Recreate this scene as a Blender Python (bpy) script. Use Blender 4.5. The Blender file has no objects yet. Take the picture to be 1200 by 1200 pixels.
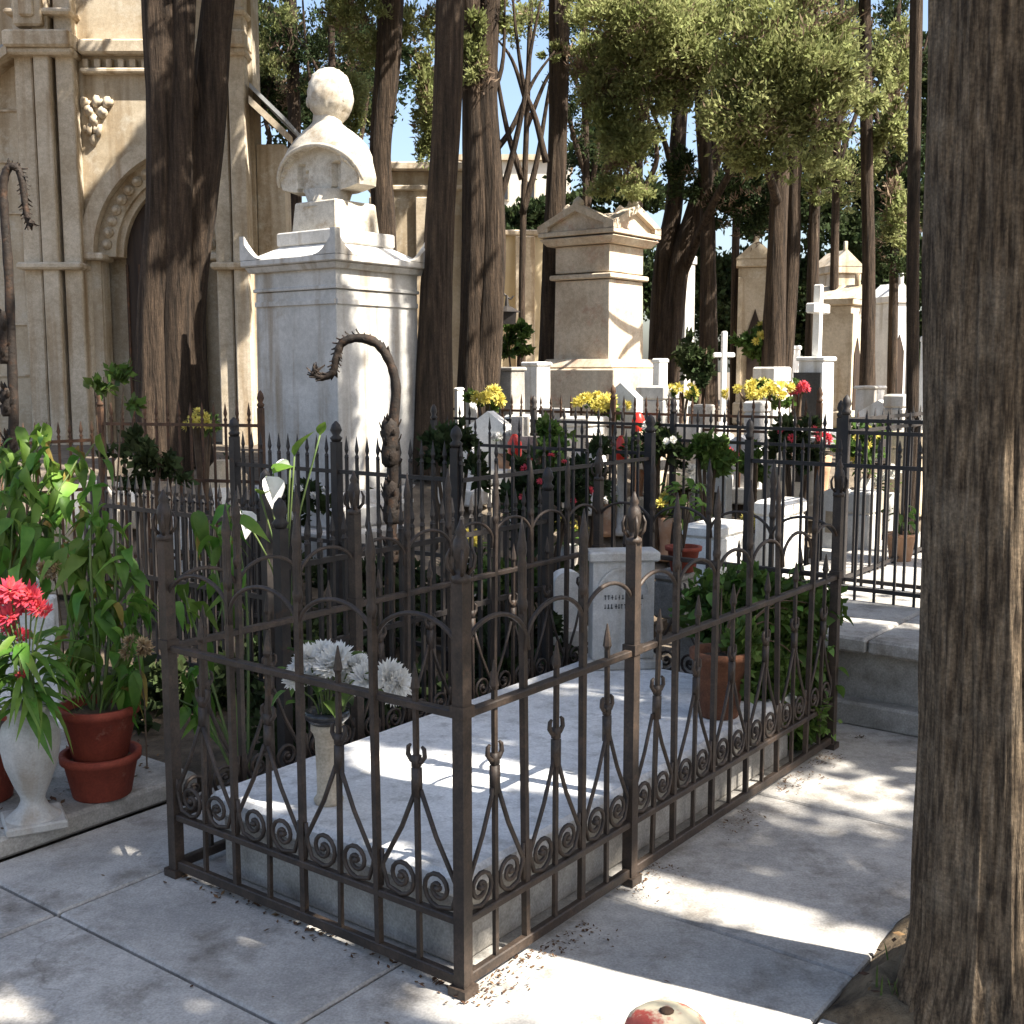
import bpy, math, random
import numpy as np
from mathutils import Vector, Matrix, noise

# ------------------------------------------------------------------ camera, sky, sun, exposure
sc = bpy.context.scene
col = sc.collection
FPX = 1351.0; PITCH = math.atan(165/FPX); EYE = 1.55
cam_d = bpy.data.cameras.new('camera'); cam = bpy.data.objects.new('camera', cam_d); col.objects.link(cam)
cam.location = (0, 0, EYE); cam.rotation_euler = (math.pi/2-PITCH, 0, 0)
cam_d.sensor_width = 36; cam_d.lens = 36*FPX/1200; cam_d.clip_start = .05; cam_d.clip_end = 3000
sc.camera = cam
SUN_EL = math.radians(50)
SH = Vector((.89, -.456, 0)).normalized()
SUN = Vector((SH.x*math.cos(SUN_EL), SH.y*math.cos(SUN_EL), math.sin(SUN_EL)))      # towards the sun
w = bpy.data.worlds.new('World'); sc.world = w; w.use_nodes = True
wn = w.node_tree.nodes; wl = w.node_tree.links
sky = wn.new('ShaderNodeTexSky'); sky.sky_type = 'NISHITA'; sky.sun_disc = False
sky.sun_elevation = SUN_EL; sky.sun_rotation = math.atan2(SH.x, SH.y); sky.altitude = 50; sky.dust_density = 3.0; sky.ozone_density = .8
wn['Background'].inputs['Strength'].default_value = .088
wl.new(sky.outputs[0], wn['Background'].inputs[0])
sd = bpy.data.lights.new('sun', 'SUN'); sd.energy = 5.0; sd.angle = math.radians(.53); sd.color = (1, .93, .82)
so = bpy.data.objects.new('sun', sd); col.objects.link(so); so.rotation_euler = SUN.to_track_quat('Z', 'Y').to_euler(); so.location = (20, -10, 25)
sc.view_settings.view_transform = 'Standard'; sc.view_settings.look = 'None'
sc.view_settings.exposure = 1.75; sc.view_settings.gamma = 1
sc.cycles.max_bounces = 6; sc.cycles.transparent_max_bounces = 8

# ------------------------------------------------------------------ helpers
PI = math.pi
def ray(x, y):
    u = x-600; v = y-600
    return Vector((u, FPX*math.cos(PITCH)-v*math.sin(PITCH), -v*math.cos(PITCH)-FPX*math.sin(PITCH)))
def gr(x, y, z=0.0):                     # photo point -> place on a level surface of height z
    d = ray(x, y); t = (z-EYE)/d.z; return Vector((d.x*t, d.y*t, z))
def at(x, y, Y):                         # photo point -> place at distance Y
    d = ray(x, y); t = Y/d.y; return Vector((d.x*t, Y, EYE+d.z*t))
AZ = math.radians(37.1); PLOT = PI/2-AZ
C0 = gr(543, 1165); A = Vector((math.sin(AZ), math.cos(AZ), 0)); B = Vector((-A.y, A.x, 0))
def pl(s, t, z=0.0): return Vector((C0.x+A.x*s+B.x*t, C0.y+A.y*s+B.y*t, z))   # plot coordinates

class MB:
    def __init__(self): self.v = []; self.f = []
    def add(self, vs, fs):
        o = len(self.v); self.v += [tuple(p) for p in vs]; self.f += [tuple(i+o for i in f) for f in fs]; return self
    def box(self, c, s, rz=0, taper=1.0, bev=0.0):
        x, y, z = s[0]/2, s[1]/2, s[2]/2; ca, sa = math.cos(rz), math.sin(rz)
        if bev <= 0:
            L = [(-x,-y,-z),(x,-y,-z),(x,y,-z),(-x,y,-z),(-x*taper,-y*taper,z),(x*taper,-y*taper,z),(x*taper,y*taper,z),(-x*taper,y*taper,z)]
            F = [(0,3,2,1),(4,5,6,7),(0,1,5,4),(1,2,6,5),(2,3,7,6),(3,0,4,7)]
        else:
            b = min(bev, x*.9, y*.9, z*.9); L = []; F = []
            def ring(ix, iy, zz, k):
                X, Y = (x-ix)*k, (y-iy)*k; q = b*.6 if ix == 0 else b*.3
                return [(-X+q,-Y,zz),(X-q,-Y,zz),(X,-Y+q,zz),(X,Y-q,zz),(X-q,Y,zz),(-X+q,Y,zz),(-X,Y-q,zz),(-X,-Y+q,zz)]
            L = ring(b,b,-z,1)+ring(0,0,-z+b,1)+ring(0,0,z-b,taper)+ring(b,b,z,taper)
            for r in range(3):
                for i in range(8):
                    j = (i+1) % 8; F.append((r*8+i, r*8+j, r*8+8+j, r*8+8+i))
            F.append(tuple(range(7,-1,-1))); F.append(tuple(range(24,32)))
        return self.add([(c[0]+p[0]*ca-p[1]*sa, c[1]+p[0]*sa+p[1]*ca, c[2]+p[2]) for p in L], F)
    def tube(self, pts, rad, n=8, flat=None, cap=True):
        pts = [Vector(p) for p in pts]; m = len(pts)
        if not hasattr(rad, '__len__'): rad = [rad]*m
        vs = []; prev = None
        for i, p in enumerate(pts):
            d = (pts[min(i+1, m-1)]-pts[max(i-1, 0)])
            d = d.normalized() if d.length > 1e-9 else Vector((0,0,1))
            if prev is None:
                ref = Vector((1,0,0)) if abs(d.x) < .9 else Vector((0,1,0))
                u = (ref-d*ref.dot(d)).normalized()
            else: u = (prev-d*prev.dot(d)).normalized()
            prev = u; v_ = d.cross(u)
            for k in range(n):
                a = 2*PI*(k+.5)/n
                vs.append(p+(u*math.cos(a)+v_*math.sin(a))*rad[i])
        fs = [(i*n+k, i*n+(k+1) % n, (i+1)*n+(k+1) % n, (i+1)*n+k) for i in range(m-1) for k in range(n)]
        if cap: fs += [tuple(range(n-1,-1,-1)), tuple((m-1)*n+k for k in range(n))]
        return self.add(vs, fs)
    def lathe(self, prof, n=24, c=(0,0,0), sx=1, sy=1):
        vs = []; fs = []; m = len(prof)
        for r, z in prof:
            for k in range(n):
                a = 2*PI*k/n; vs.append((c[0]+r*math.cos(a)*sx, c[1]+r*math.sin(a)*sy, c[2]+z))
        fs = [(i*n+k, i*n+(k+1) % n, (i+1)*n+(k+1) % n, (i+1)*n+k) for i in range(m-1) for k in range(n)]
        fs += [tuple(range(n-1,-1,-1)), tuple((m-1)*n+k for k in range(n))]
        return self.add(vs, fs)
    def prism(self, poly, y0, y1):          # outline in x,z (counter clockwise seen from -y), pushed from y0 to y1
        n = len(poly)
        vs = [(p[0], y0, p[1]) for p in poly]+[(p[0], y1, p[1]) for p in poly]
        fs = [tuple(range(n)), tuple(range(2*n-1, n-1, -1))]+[(i, n+i, n+(i+1) % n, (i+1) % n) for i in range(n)]
        return self.add(vs, fs)
    def band(self, inner, outer, y0, y1):   # strip between two open lines in x,z
        n = len(inner)
        vs = [(p[0], y0, p[1]) for p in inner]+[(p[0], y0, p[1]) for p in outer]+[(p[0], y1, p[1]) for p in inner]+[(p[0], y1, p[1]) for p in outer]
        fs = []
        for i in range(n-1):
            fs += [(i, i+1, n+i+1, n+i), (2*n+i, 3*n+i, 3*n+i+1, 2*n+i+1), (i, 2*n+i, 2*n+i+1, i+1), (n+i, n+i+1, 3*n+i+1, 3*n+i)]
        fs += [(0, n, 3*n, 2*n), (n-1, 3*n-1, 4*n-1, 2*n-1)]
        return self.add(vs, fs)
    def mesh(self, name, m, smooth=False):
        me = bpy.data.meshes.new(name); me.from_pydata(self.v, [], self.f); me.update()
        if smooth: me.shade_smooth()
        me.materials.append(M[m]); return me
    def build(self, name, m, parent=None, smooth=False, loc=(0,0,0), rz=0):
        return link(name, self.mesh(name, m, smooth), parent, loc, rz)
def link(name, me, parent=None, loc=(0,0,0), rz=0):
    o = bpy.data.objects.new(name, me); col.objects.link(o); o.parent = parent; o.location = loc; o.rotation_euler = (0,0,rz); return o
def tag(o, label, cat, group=None, kind=None):
    o['label'] = label; o['category'] = cat
    if group: o['group'] = group
    if kind: o['kind'] = kind
    return o
def struct(o): o['kind'] = 'structure'; return o
def thing(name, label, cat, loc=(0,0,0), rz=0, group=None):
    o = bpy.data.objects.new(name, None); col.objects.link(o); o.location = loc; o.rotation_euler = (0,0,rz); o.empty_display_size = .1
    return tag(o, label, cat, group)
def smooth_line(ctrl, n):                # Catmull-Rom through control points
    c = [Vector(p) for p in ctrl]; c = [c[0]*2-c[1]]+c+[c[-1]*2-c[-2]]; out = []
    for i in range(1, len(c)-2):
        for k in range(n):
            t = k/n; a, b, d, e = c[i-1:i+3]
            out.append(.5*((2*b)+(d-a)*t+(2*a-5*b+4*d-e)*t*t+(3*b-a-3*d+e)*t**3))
    return out+[c[-2]]

# ------------------------------------------------------------------ materials
M = {}
def mat(name, c1, c2, scale=6, rough=.8, bump=.3, stretch=(1,1,1), streak=None, spot=None, island=0, trans=0, objrand=0, detail=6, spec=.3, metal=0, coords='Generated', bscale=None, bdist=.01, c3=None, grain=0, sharp=.14, crack=0):
    m = bpy.data.materials.new(name); m.use_nodes = True; M[name] = m
    nt = m.node_tree; N = nt.nodes; L = nt.links; bs = N['Principled BSDF']
    geo = N.new('ShaderNodeNewGeometry'); mp = N.new('ShaderNodeMapping'); mp.inputs['Scale'].default_value = stretch
    if coords == 'Object':
        tc = N.new('ShaderNodeTexCoord'); L.new(tc.outputs['Object'], mp.inputs[0])
    else: L.new(geo.outputs['Position'], mp.inputs[0])
    nz = N.new('ShaderNodeTexNoise'); nz.inputs['Scale'].default_value = scale; nz.inputs['Detail'].default_value = detail; nz.inputs['Roughness'].default_value = .62
    L.new(mp.outputs[0], nz.inputs['Vector'])
    rp = N.new('ShaderNodeValToRGB'); rp.color_ramp.elements[0].position = .5-sharp; rp.color_ramp.elements[1].position = .5+sharp
    rp.color_ramp.elements[0].color = (*c1, 1); rp.color_ramp.elements[1].color = (*c2, 1)
    if c3: e = rp.color_ramp.elements.new(.8); e.color = (*c3, 1)
    L.new(nz.outputs[0], rp.inputs[0]); out = rp.outputs[0]
    def mix(fac, a, colr, mode='MIX'):
        x = N.new('ShaderNodeMix'); x.data_type = 'RGBA'; x.blend_type = mode
        if hasattr(fac, 'links'): L.new(fac, x.inputs[0])
        else: x.inputs[0].default_value = fac
        L.new(a, x.inputs[6])
        if hasattr(colr, 'links'): L.new(colr, x.inputs[7])
        else: x.inputs[7].default_value = (*colr, 1)
        return x.outputs[2]
    def ramp(src, lo, hi):
        r = N.new('ShaderNodeMapRange'); r.inputs[1].default_value = lo; r.inputs[2].default_value = hi; L.new(src, r.inputs[0]); return r.outputs[0]
    if streak:                            # vertical rain stains: (colour, sideways scale, lo, hi)
        mp2 = N.new('ShaderNodeMapping'); mp2.inputs['Scale'].default_value = (1,1,.07); L.new(geo.outputs['Position'], mp2.inputs[0])
        n2 = N.new('ShaderNodeTexNoise'); n2.inputs['Scale'].default_value = streak[1]; n2.inputs['Detail'].default_value = 5; L.new(mp2.outputs[0], n2.inputs['Vector'])
        out = mix(ramp(n2.outputs[0], streak[2], streak[3]), out, streak[0])
    if spot:                              # (colour, scale, lo, hi) patches of dirt
        n3 = N.new('ShaderNodeTexNoise'); n3.inputs['Scale'].default_value = spot[1]; n3.inputs['Detail'].default_value = 8; n3.inputs['Roughness'].default_value = .7
        L.new(geo.outputs['Position'], n3.inputs['Vector']); out = mix(ramp(n3.outputs[0], spot[2], spot[3]), out, spot[0])
    if grain:
        n4 = N.new('ShaderNodeTexNoise'); n4.inputs['Scale'].default_value = 140; n4.inputs['Detail'].default_value = 3; L.new(geo.outputs['Position'], n4.inputs['Vector'])
        r4 = N.new('ShaderNodeMapRange'); r4.inputs[1].default_value = .3; r4.inputs[2].default_value = .7; r4.inputs[3].default_value = 1-grain; r4.inputs[4].default_value = 1+grain*.7; L.new(n4.outputs[0], r4.inputs[0])
        out = mix(1.0, out, r4.outputs[0], 'MULTIPLY')
        n5 = N.new('ShaderNodeTexNoise'); n5.inputs['Scale'].default_value = 24; n5.inputs['Detail'].default_value = 6; n5.inputs['Roughness'].default_value = .75; L.new(geo.outputs['Position'], n5.inputs['Vector'])
        r5 = N.new('ShaderNodeMapRange'); r5.inputs[1].default_value = .35; r5.inputs[2].default_value = .65; r5.inputs[3].default_value = 1-grain*.8; r5.inputs[4].default_value = 1+grain*.5; L.new(n5.outputs[0], r5.inputs[0])
        out = mix(1.0, out, r5.outputs[0], 'MULTIPLY')
    if crack:
        n6 = N.new('ShaderNodeTexNoise'); n6.inputs['Scale'].default_value = 5; n6.inputs['Detail'].default_value = 6; L.new(geo.outputs['Position'], n6.inputs['Vector'])
        va = N.new('ShaderNodeVectorMath'); va.operation = 'MULTIPLY_ADD'; L.new(n6.outputs['Color'], va.inputs[0]); va.inputs[1].default_value = (.30,.30,.30); L.new(geo.outputs['Position'], va.inputs[2])
        vo = N.new('ShaderNodeTexVoronoi'); vo.feature = 'DISTANCE_TO_EDGE'; vo.inputs['Scale'].default_value = .75; L.new(va.outputs[0], vo.inputs['Vector'])
        r6 = N.new('ShaderNodeMapRange'); r6.inputs[1].default_value = .0012; r6.inputs[2].default_value = .0045; r6.inputs[3].default_value = crack; r6.inputs[4].default_value = 0; L.new(vo.outputs['Distance'], r6.inputs[0])
        n7 = N.new('ShaderNodeTexNoise'); n7.inputs['Scale'].default_value = 1.3; L.new(geo.outputs['Position'], n7.inputs['Vector'])
        mm = N.new('ShaderNodeMath'); mm.operation = 'MULTIPLY'; L.new(r6.outputs[0], mm.inputs[0]); L.new(ramp(n7.outputs[0], .45, .6), mm.inputs[1])
        out = mix(mm.outputs[0], out, (.09,.075,.06))
    if island or objrand:
        hs = N.new('ShaderNodeHueSaturation'); k = island or objrand
        if island: src = geo.outputs['Random Per Island']
        else: src = N.new('ShaderNodeObjectInfo').outputs['Random']
        r = N.new('ShaderNodeMapRange'); r.inputs[3].default_value = 1-k; r.inputs[4].default_value = 1+k; L.new(src, r.inputs[0])
        L.new(r.outputs[0], hs.inputs['Value']); L.new(out, hs.inputs['Color'])
        r2 = N.new('ShaderNodeMapRange'); r2.inputs[3].default_value = .5-k*.045; r2.inputs[4].default_value = .5+k*.03; L.new(src, r2.inputs[0]); L.new(r2.outputs[0], hs.inputs['Hue'])
        out = hs.outputs[0]
    L.new(out, bs.inputs['Base Color'])
    bs.inputs['Roughness'].default_value = rough; bs.inputs['Specular IOR Level'].default_value = spec; bs.inputs['Metallic'].default_value = metal
    if bump:
        bp = N.new('ShaderNodeBump'); bp.inputs['Strength'].default_value = bump; bp.inputs['Distance'].default_value = bdist
        nb = N.new('ShaderNodeTexNoise'); nb.inputs['Scale'].default_value = bscale or scale*5; nb.inputs['Detail'].default_value = 8; nb.inputs['Roughness'].default_value = .65
        L.new(mp.outputs[0], nb.inputs['Vector']); L.new(nb.outputs[0], bp.inputs['Height']); L.new(bp.outputs[0], bs.inputs['Normal'])
    if trans:
        tr = N.new('ShaderNodeBsdfTranslucent'); L.new(out, tr.inputs[0]); ms = N.new('ShaderNodeMixShader'); ms.inputs[0].default_value = trans
        L.new(bs.outputs[0], ms.inputs[1]); L.new(tr.outputs[0], ms.inputs[2]); L.new(ms.outputs[0], N['Material Output'].inputs[0])
    return m
mat('paving', (.33,.318,.298), (.47,.45,.418), 2.6, .85, .45, spot=((.19,.17,.145), 4.5, .50, .70), objrand=.07, bscale=45, bdist=.006, grain=0.2, crack=.3)
mat('joint', (.07,.06,.05), (.13,.11,.09), 12, .95, .5)
mat('earth', (.06,.045,.03), (.14,.105,.07), 7, .95, .8, bdist=.03)
mat('earth_pale', (.12,.085,.052), (.30,.225,.14), 9, .95, .9, spot=((.045,.032,.022), 7, .52, .7), bdist=.03)
mat('gravel', (.10,.08,.06), (.20,.165,.125), 9, .95, .7, bdist=.02)
mat('stone_grey', (.24,.225,.20), (.39,.37,.335), 4, .85, .35, spot=((.12,.105,.085), 6, .55, .75), bdist=.006, grain=0.22)
mat('marble_slab', (.67,.67,.665), (.80,.80,.79), 3, .55, .2, spot=((.36,.35,.33), 14, .50, .75), spec=.4, bscale=70, bdist=.004, grain=0.14)
mat('marble', (.42,.41,.385), (.56,.545,.515), 3, .6, .15, streak=((.30,.25,.19), 9, .52, .72), spot=((.33,.28,.21), 4, .58, .8), grain=0.12)
mat('marble_white', (.66,.65,.62), (.78,.77,.74), 4, .55, .1, spot=((.48,.45,.39), 5, .58, .8), grain=0.12, streak=((.42,.38,.31), 10, .54, .74))
mat('bust_stone', (.46,.42,.35), (.60,.56,.48), 5, .7, .2, spot=((.30,.23,.15), 7, .48, .72), grain=0.18)
mat('limestone', (.39,.315,.215), (.53,.455,.345), 1.6, .9, .35, streak=((.29,.215,.13), 6, .50, .68), spot=((.50,.46,.38), 3, .52, .7), bdist=.012, grain=0.18)
mat('limestone_pale', (.43,.355,.255), (.57,.495,.385), 3, .9, .3, streak=((.30,.21,.12), 8, .52, .72), bdist=.01, grain=0.18)
mat('sandstone', (.45,.36,.265), (.60,.51,.40), 3, .9, .3, streak=((.60,.54,.44), 7, .5, .7), spot=((.42,.24,.17), 4, .56, .74), bdist=.01, grain=0.18)
mat('plaster_yellow', (.52,.42,.26), (.62,.53,.36), 1.2, .9, .15)
mat('plaster_far', (.50,.46,.38), (.60,.56,.48), .8, .9, .1)
mat('roof_slate', (.22,.23,.24), (.34,.35,.36), 5, .8, .4)
mat('iron', (.028,.020,.015), (.058,.040,.029), 14, .55, .4, spot=((.085,.05,.03), 22, .56, .74), spec=.45, bdist=.003, grain=0.3)
mat('iron_black', (.018,.016,.016), (.036,.030,.027), 14, .55, .4, spot=((.07,.035,.018), 15, .58, .74), spec=.4, bdist=.003)
mat('iron_crook', (.012,.009,.007), (.030,.020,.014), 18, .7, .8, spot=((.07,.035,.018), 20, .54, .7), bdist=.006)
mat('iron_rust', (.05,.03,.02), (.10,.055,.032), 14, .75, .5, spot=((.15,.07,.035), 12, .5, .72), bdist=.003)
mat('terracotta', (.20,.038,.022), (.27,.058,.032), 8, .75, .25, spot=((.42,.22,.15), 13, .60, .78), bdist=.004, grain=0.15)
mat('clay_pale', (.36,.20,.12), (.44,.27,.17), 8, .85, .25, spot=((.5,.42,.33), 9, .55, .75))
mat('clay_dark', (.13,.055,.03), (.20,.085,.045), 8, .85, .25, spot=((.06,.04,.03), 9, .5, .7), grain=0.2)
mat('bark', (.022,.015,.010), (.088,.060,.040), 7, .95, 1.0, stretch=(4.0,4.0,.32), c3=(.28,.22,.16), bscale=14, bdist=.05, detail=10, grain=0.3)
mat('bark_near', (.068,.048,.031), (.27,.200,.130), 17, .95, 1.0, sharp=.10, stretch=(4.2,4.2,.42), spot=((.33,.265,.19), 5, .50, .75), c3=(.46,.37,.27), bscale=20, bdist=.04, detail=12, grain=0.35)
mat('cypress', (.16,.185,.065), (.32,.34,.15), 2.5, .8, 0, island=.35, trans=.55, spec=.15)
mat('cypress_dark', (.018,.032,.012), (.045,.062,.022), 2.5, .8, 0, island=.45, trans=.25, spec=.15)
mat('dry_twig', (.11,.075,.05), (.20,.145,.10), 4, .9, 0, island=.3, trans=.2)
mat('shrub_leaf', (.05,.10,.02), (.12,.19,.04), 3, .6, 0, island=.4, trans=.35)
mat('leaf', (.055,.14,.018), (.12,.24,.038), 9, .5, .1, objrand=.35, trans=.42, spec=.35)
mat('leaf_dry', (.20,.17,.04), (.30,.20,.06), 14, .7, .1, objrand=.3, trans=.4)
mat('leaf_light', (.13,.25,.035), (.22,.34,.07), 9, .5, .1, objrand=.3, trans=.45, spec=.3)
mat('leaf_small', (.05,.105,.020), (.11,.185,.040), 9, .55, .1, objrand=.35, trans=.4)
mat('stem', (.07,.11,.035), (.12,.16,.05), 9, .7, 0)
mat('twig', (.07,.045,.03), (.12,.085,.055), 9, .9, .3)
mat('petal_white', (.72,.71,.66), (.84,.83,.80), 20, .7, 0, island=.08, trans=.3)
mat('petal_red', (.55,.04,.06), (.72,.12,.14), 20, .6, 0, island=.25, trans=.3)
mat('petal_yellow', (.55,.47,.08), (.70,.62,.18), 20, .6, 0, island=.2, trans=.3)
mat('petal_dry', (.18,.11,.05), (.36,.27,.15), 20, .9, 0, island=.3)
mat('litter', (.06,.032,.016), (.14,.08,.04), 30, .9, 0, island=.4)
mat('door_dark', (.022,.014,.010), (.045,.028,.018), 8, .6, .3, stretch=(3,3,.3))
mat('granite_dark', (.020,.020,.022), (.04,.04,.043), 40, .25, 0, spec=.5)
mat('letter', (.05,.05,.05), (.08,.08,.08), 20, .8, 0)
mat('lamp_red', (.45,.02,.015), (.6,.04,.02), 20, .3, 0, spec=.5)
mat('cap_red', (.46,.07,.055), (.55,.13,.09), 12, .7, .2, spot=((.68,.60,.42), 7, .44, .52))

# ------------------------------------------------------------------ where the sun comes through the trees
LIT = []
def lit(p, r, start=.45): LIT.append((p, r, start))
for (x, y, r) in [(640,1110,.10),(600,1155,.10),(760,1155,.13),(860,1170,.14),(930,1190,.12),(700,1150,.1),(800,1060,.10),(850,1062,.12),(910,1085,.12),(970,1105,.12),(1020,1120,.10),(770,1035,.08),
                  (690,1180,.12),(540,1190,.09),(760,1175,.12),(850,1188,.12),(930,1100,.09),(860,1075,.09),(990,1120,.08),(640,1130,.12),(5,1180,.05),(25,1195,.04),(270,1093,.01),(318,1100,.0),(240,1182,.0),(270,1184,.0),(205,1055,.0),(140,990,.0),(640,1070,.04),(880,1040,.05)]: lit(gr(x,y), r)
for (x, y, r) in [(420,880,.05),(460,893,.05),(500,908,.05),(560,880,.05),(590,895,.06),(620,910,.06),(650,925,.05),(440,885,.05),(480,905,.07),(520,930,.07),(580,880,.08),(640,900,.08),(300,925,.06),(330,940,.05),(480,1000,.06),(690,930,.05)]: lit(gr(x,y,.27), r)
for (x, y, r) in [(990,715,.2),(1030,715,.22),(1070,720,.22),(1020,640,.25),(1070,630,.25),(1000,600,.2),(920,640,.15),(900,620,.15)]: lit(gr(x,y,.4), r)
for (x, y, Y, r) in [(390,105,8.9,.25),(400,160,8.8,.28),(430,290,8.6,.35),(350,290,8.6,.3),(440,400,8.6,.22),(450,480,8.6,.25),(420,540,8.6,.2),(385,240,8.6,.2)]: lit(at(x,y,Y), r)
for (x, y, Y, r) in [(740,280,11.5,.35),(745,350,11.5,.4),(745,430,11.5,.45),(735,260,11.5,.3)]: lit(at(x,y,Y), r)
for (x, y, Y, r) in [(135,20,12,.2),(145,110,12,.22),(135,165,12,.12),(105,205,12,.06),(285,350,12,.12),(290,420,12,.14),(275,200,12,.12),(285,75,12,.1)]: lit(at(x,y,Y), r)
for (x, y, Y, r) in [(570,460,9.5,.3),(630,455,10,.4),(700,480,10,.45),(790,460,10.5,.45),(860,440,11,.45),(960,430,11,.5),(900,460,10,.45),(1050,480,9.5,.5),(1000,400,14,.6),(950,370,11,.3),(850,400,11,.3),
                     (620,380,16,.5),(600,530,8.5,.25),(700,540,8.2,.3),(800,560,7.5,.3),(870,560,7.3,.3),(940,580,6.8,.3),(1050,540,8,.4),(630,490,9,.3),(760,500,8.6,.3)]: lit(at(x,y,Y), r)
for (x, y, Y, r) in [(700,60,11,.5),(760,40,11,.5),(820,50,11,.5),(880,60,10.4,.5),(940,50,10.4,.5),(1000,40,10.6,.4),(730,130,11.3,.4),(850,120,10.6,.5),(910,120,10.3,.6),(970,130,10.3,.5),(900,190,10.6,.4),(985,180,10.6,.4),(1045,150,11.6,.4),(500,110,12.5,.35),(558,70,9.8,.25)]: lit(at(x,y,Y), r, 1.3)
for (x, y, Y, r) in [(215,400,8.85,.16),(180,370,8.85,.14),(185,440,8.85,.14),(225,330,8.9,.12),(175,300,8.85,.06),(240,440,9,.14),(235,200,9,.07),(570,440,9.9,.08),(565,330,9.9,.06),(800,300,11.2,.08),(455,120,12.5,.12),(452,230,12.5,.1),(910,280,11.8,.1)]: lit(at(x,y,Y), r)
lit(gr(1035,1112,.06), .05)
for (x, y, Y, r) in [(1180,500,2.42,.05),(1190,850,2.42,.10),(1150,1020,2.42,.12),(1130,1130,2.4,.12),(1170,760,2.42,.06),(1160,900,2.42,.07),(1165,620,2.42,.04)]: lit(at(x,y,Y), r)
for (x, y, Y, r) in [(110,580,3.9,.07),(140,800,3.9,.06),(160,650,4.1,.06),(30,700,3.6,.09),(130,870,3.9,.05),(360,770,3.32,.06),(400,775,3.32,.07),(430,785,3.3,.05),(460,798,3.22,.06),(90,700,4,.06),(60,520,4.4,.06),(100,560,4.3,.06),(150,800,3.9,.06),(20,780,3.6,.06),(30,740,3.6,.06),(60,620,4.0,.05),(330,570,4.6,.12),(350,530,4.6,.1)]: lit(at(x,y,Y), r)
SUNN = np.array(SUN)
def keep_mask(P, extra=0):
    k = np.ones(len(P), bool)
    for p, r, start in LIT:
        d = P-np.array(p); a = d@SUNN
        k &= ~((a > start) & ((d*d).sum(1)-a*a < (r+extra)**2))
    return k

FINE = 3.4
def leaf_cloud(name, m, parent, clusters, size, seed, base=(0,0,0), cull=True, up=.5, narrow=.42, clump=90):
    rg = np.random.default_rng(seed); V = []
    for c, rad, n in clusters:
        ns = max(3, n//clump)
        nb = 11+int(max(rad)*9); bc_ = rg.normal(size=(nb,3)); bc_ *= (rg.random((nb,1))**.5)*.85/np.linalg.norm(bc_,axis=1)[:,None]; br = rg.uniform(.24,.46,(nb,1))
        pick = rg.integers(0, nb, ns); d = rg.normal(size=(ns,3)); d /= np.linalg.norm(d,axis=1)[:,None]
        sub = bc_[pick]+d*br[pick]*(rg.random((ns,1))**.4)
        idx = rg.integers(0, ns, n); sg = (rg.uniform(.05,.13,(ns,1))*1.0)[idx]
        P = sub[idx]+rg.normal(size=(n,3))*sg
        outw = P/(np.linalg.norm(P,axis=1)[:,None]+1e-6)
        P = np.array(c)+P*np.array(rad)
        if cull: k = keep_mask(P, size*.6); P = P[k]; outw = outw[k]; idx = idx[k]
        n2 = len(P)
        dirs = outw*.5+rg.normal(size=(n2,3))*.6+np.array([0,0,up]); dirs /= np.linalg.norm(dirs,axis=1)[:,None]
        sd_ = np.cross(dirs, rg.normal(size=(n2,3))); sd_ /= np.linalg.norm(sd_,axis=1)[:,None]
        L = size*(.6+.8*rg.random((n2,1))); W = L*narrow
        V.append(np.stack([P, P+dirs*L*.45+sd_*W*.5, P+dirs*L, P+dirs*L*.45-sd_*W*.5], 1))
    V = np.concatenate(V)-np.array(base); n = len(V)
    me = bpy.data.meshes.new(name); me.vertices.add(n*4); me.vertices.foreach_set('co', V.astype(np.float32).ravel())
    me.loops.add(n*4); me.loops.foreach_set('vertex_index', np.arange(n*4, dtype=np.int32)); me.polygons.add(n)
    me.polygons.foreach_set('loop_start', np.arange(0, n*4, 4, dtype=np.int32)); me.update(calc_edges=True)
    me.materials.append(M[m]); return link(name, me, parent)

def trunk_mesh(pts, rad, n=28, step=.12, amp=.14, seed=0, kang=3.0, lean_flare=True, m='bark', fine=0):
    line = smooth_line(pts, 12); m_ = len(pts)
    rr = []
    for i in range(len(line)):
        t = i/12; k = min(int(t), m_-2); f = t-k; rr.append(rad[k]*(1-f)+rad[k+1]*f)
    # resample evenly
    seg = [0]
    for i in range(1, len(line)): seg.append(seg[-1]+(line[i]-line[i-1]).length)
    nn = max(4, int(seg[-1]/step)); P = []; R = []; j = 0
    for i in range(nn+1):
        d = seg[-1]*i/nn
        while j < len(seg)-2 and seg[j+1] < d: j += 1
        f = (d-seg[j])/max(1e-6, seg[j+1]-seg[j]); P.append(line[j].lerp(line[j+1], f)); R.append(rr[j]*(1-f)+rr[j+1]*f)
    vs = []; fs = []
    for i, p in enumerate(P):
        for k in range(n):
            a = 2*PI*k/n; ca, sa = math.cos(a), math.sin(a); L = seg[-1]*i/nn
            q = noise.noise(Vector((ca*kang+seed*7.3, sa*kang, L*.55)))
            q2 = 1-abs(noise.noise(Vector((ca*kang*2.6+seed, sa*kang*2.6+4, L*1.1))))*2.2
            q3 = (noise.noise(Vector((ca*kang*6, sa*kang*6+9+seed, L*2.5)))+.8-1.6*abs(noise.noise(Vector((ca*kang*4, sa*kang*4+seed, L*1.3)))))*fine if fine else 0
            r = R[i]*(1+amp*(q*.9+q2*.5-.25)+q3)
            vs.append((p.x+ca*r, p.y+sa*r, p.z))
    for i in range(nn):
        for k in range(n): fs.append((i*n+k, i*n+(k+1) % n, (i+1)*n+(k+1) % n, (i+1)*n+k))
    fs.append(tuple(nn*n+k for k in range(n)))
    mb = MB(); mb.v = vs; mb.f = fs; return mb

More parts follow.
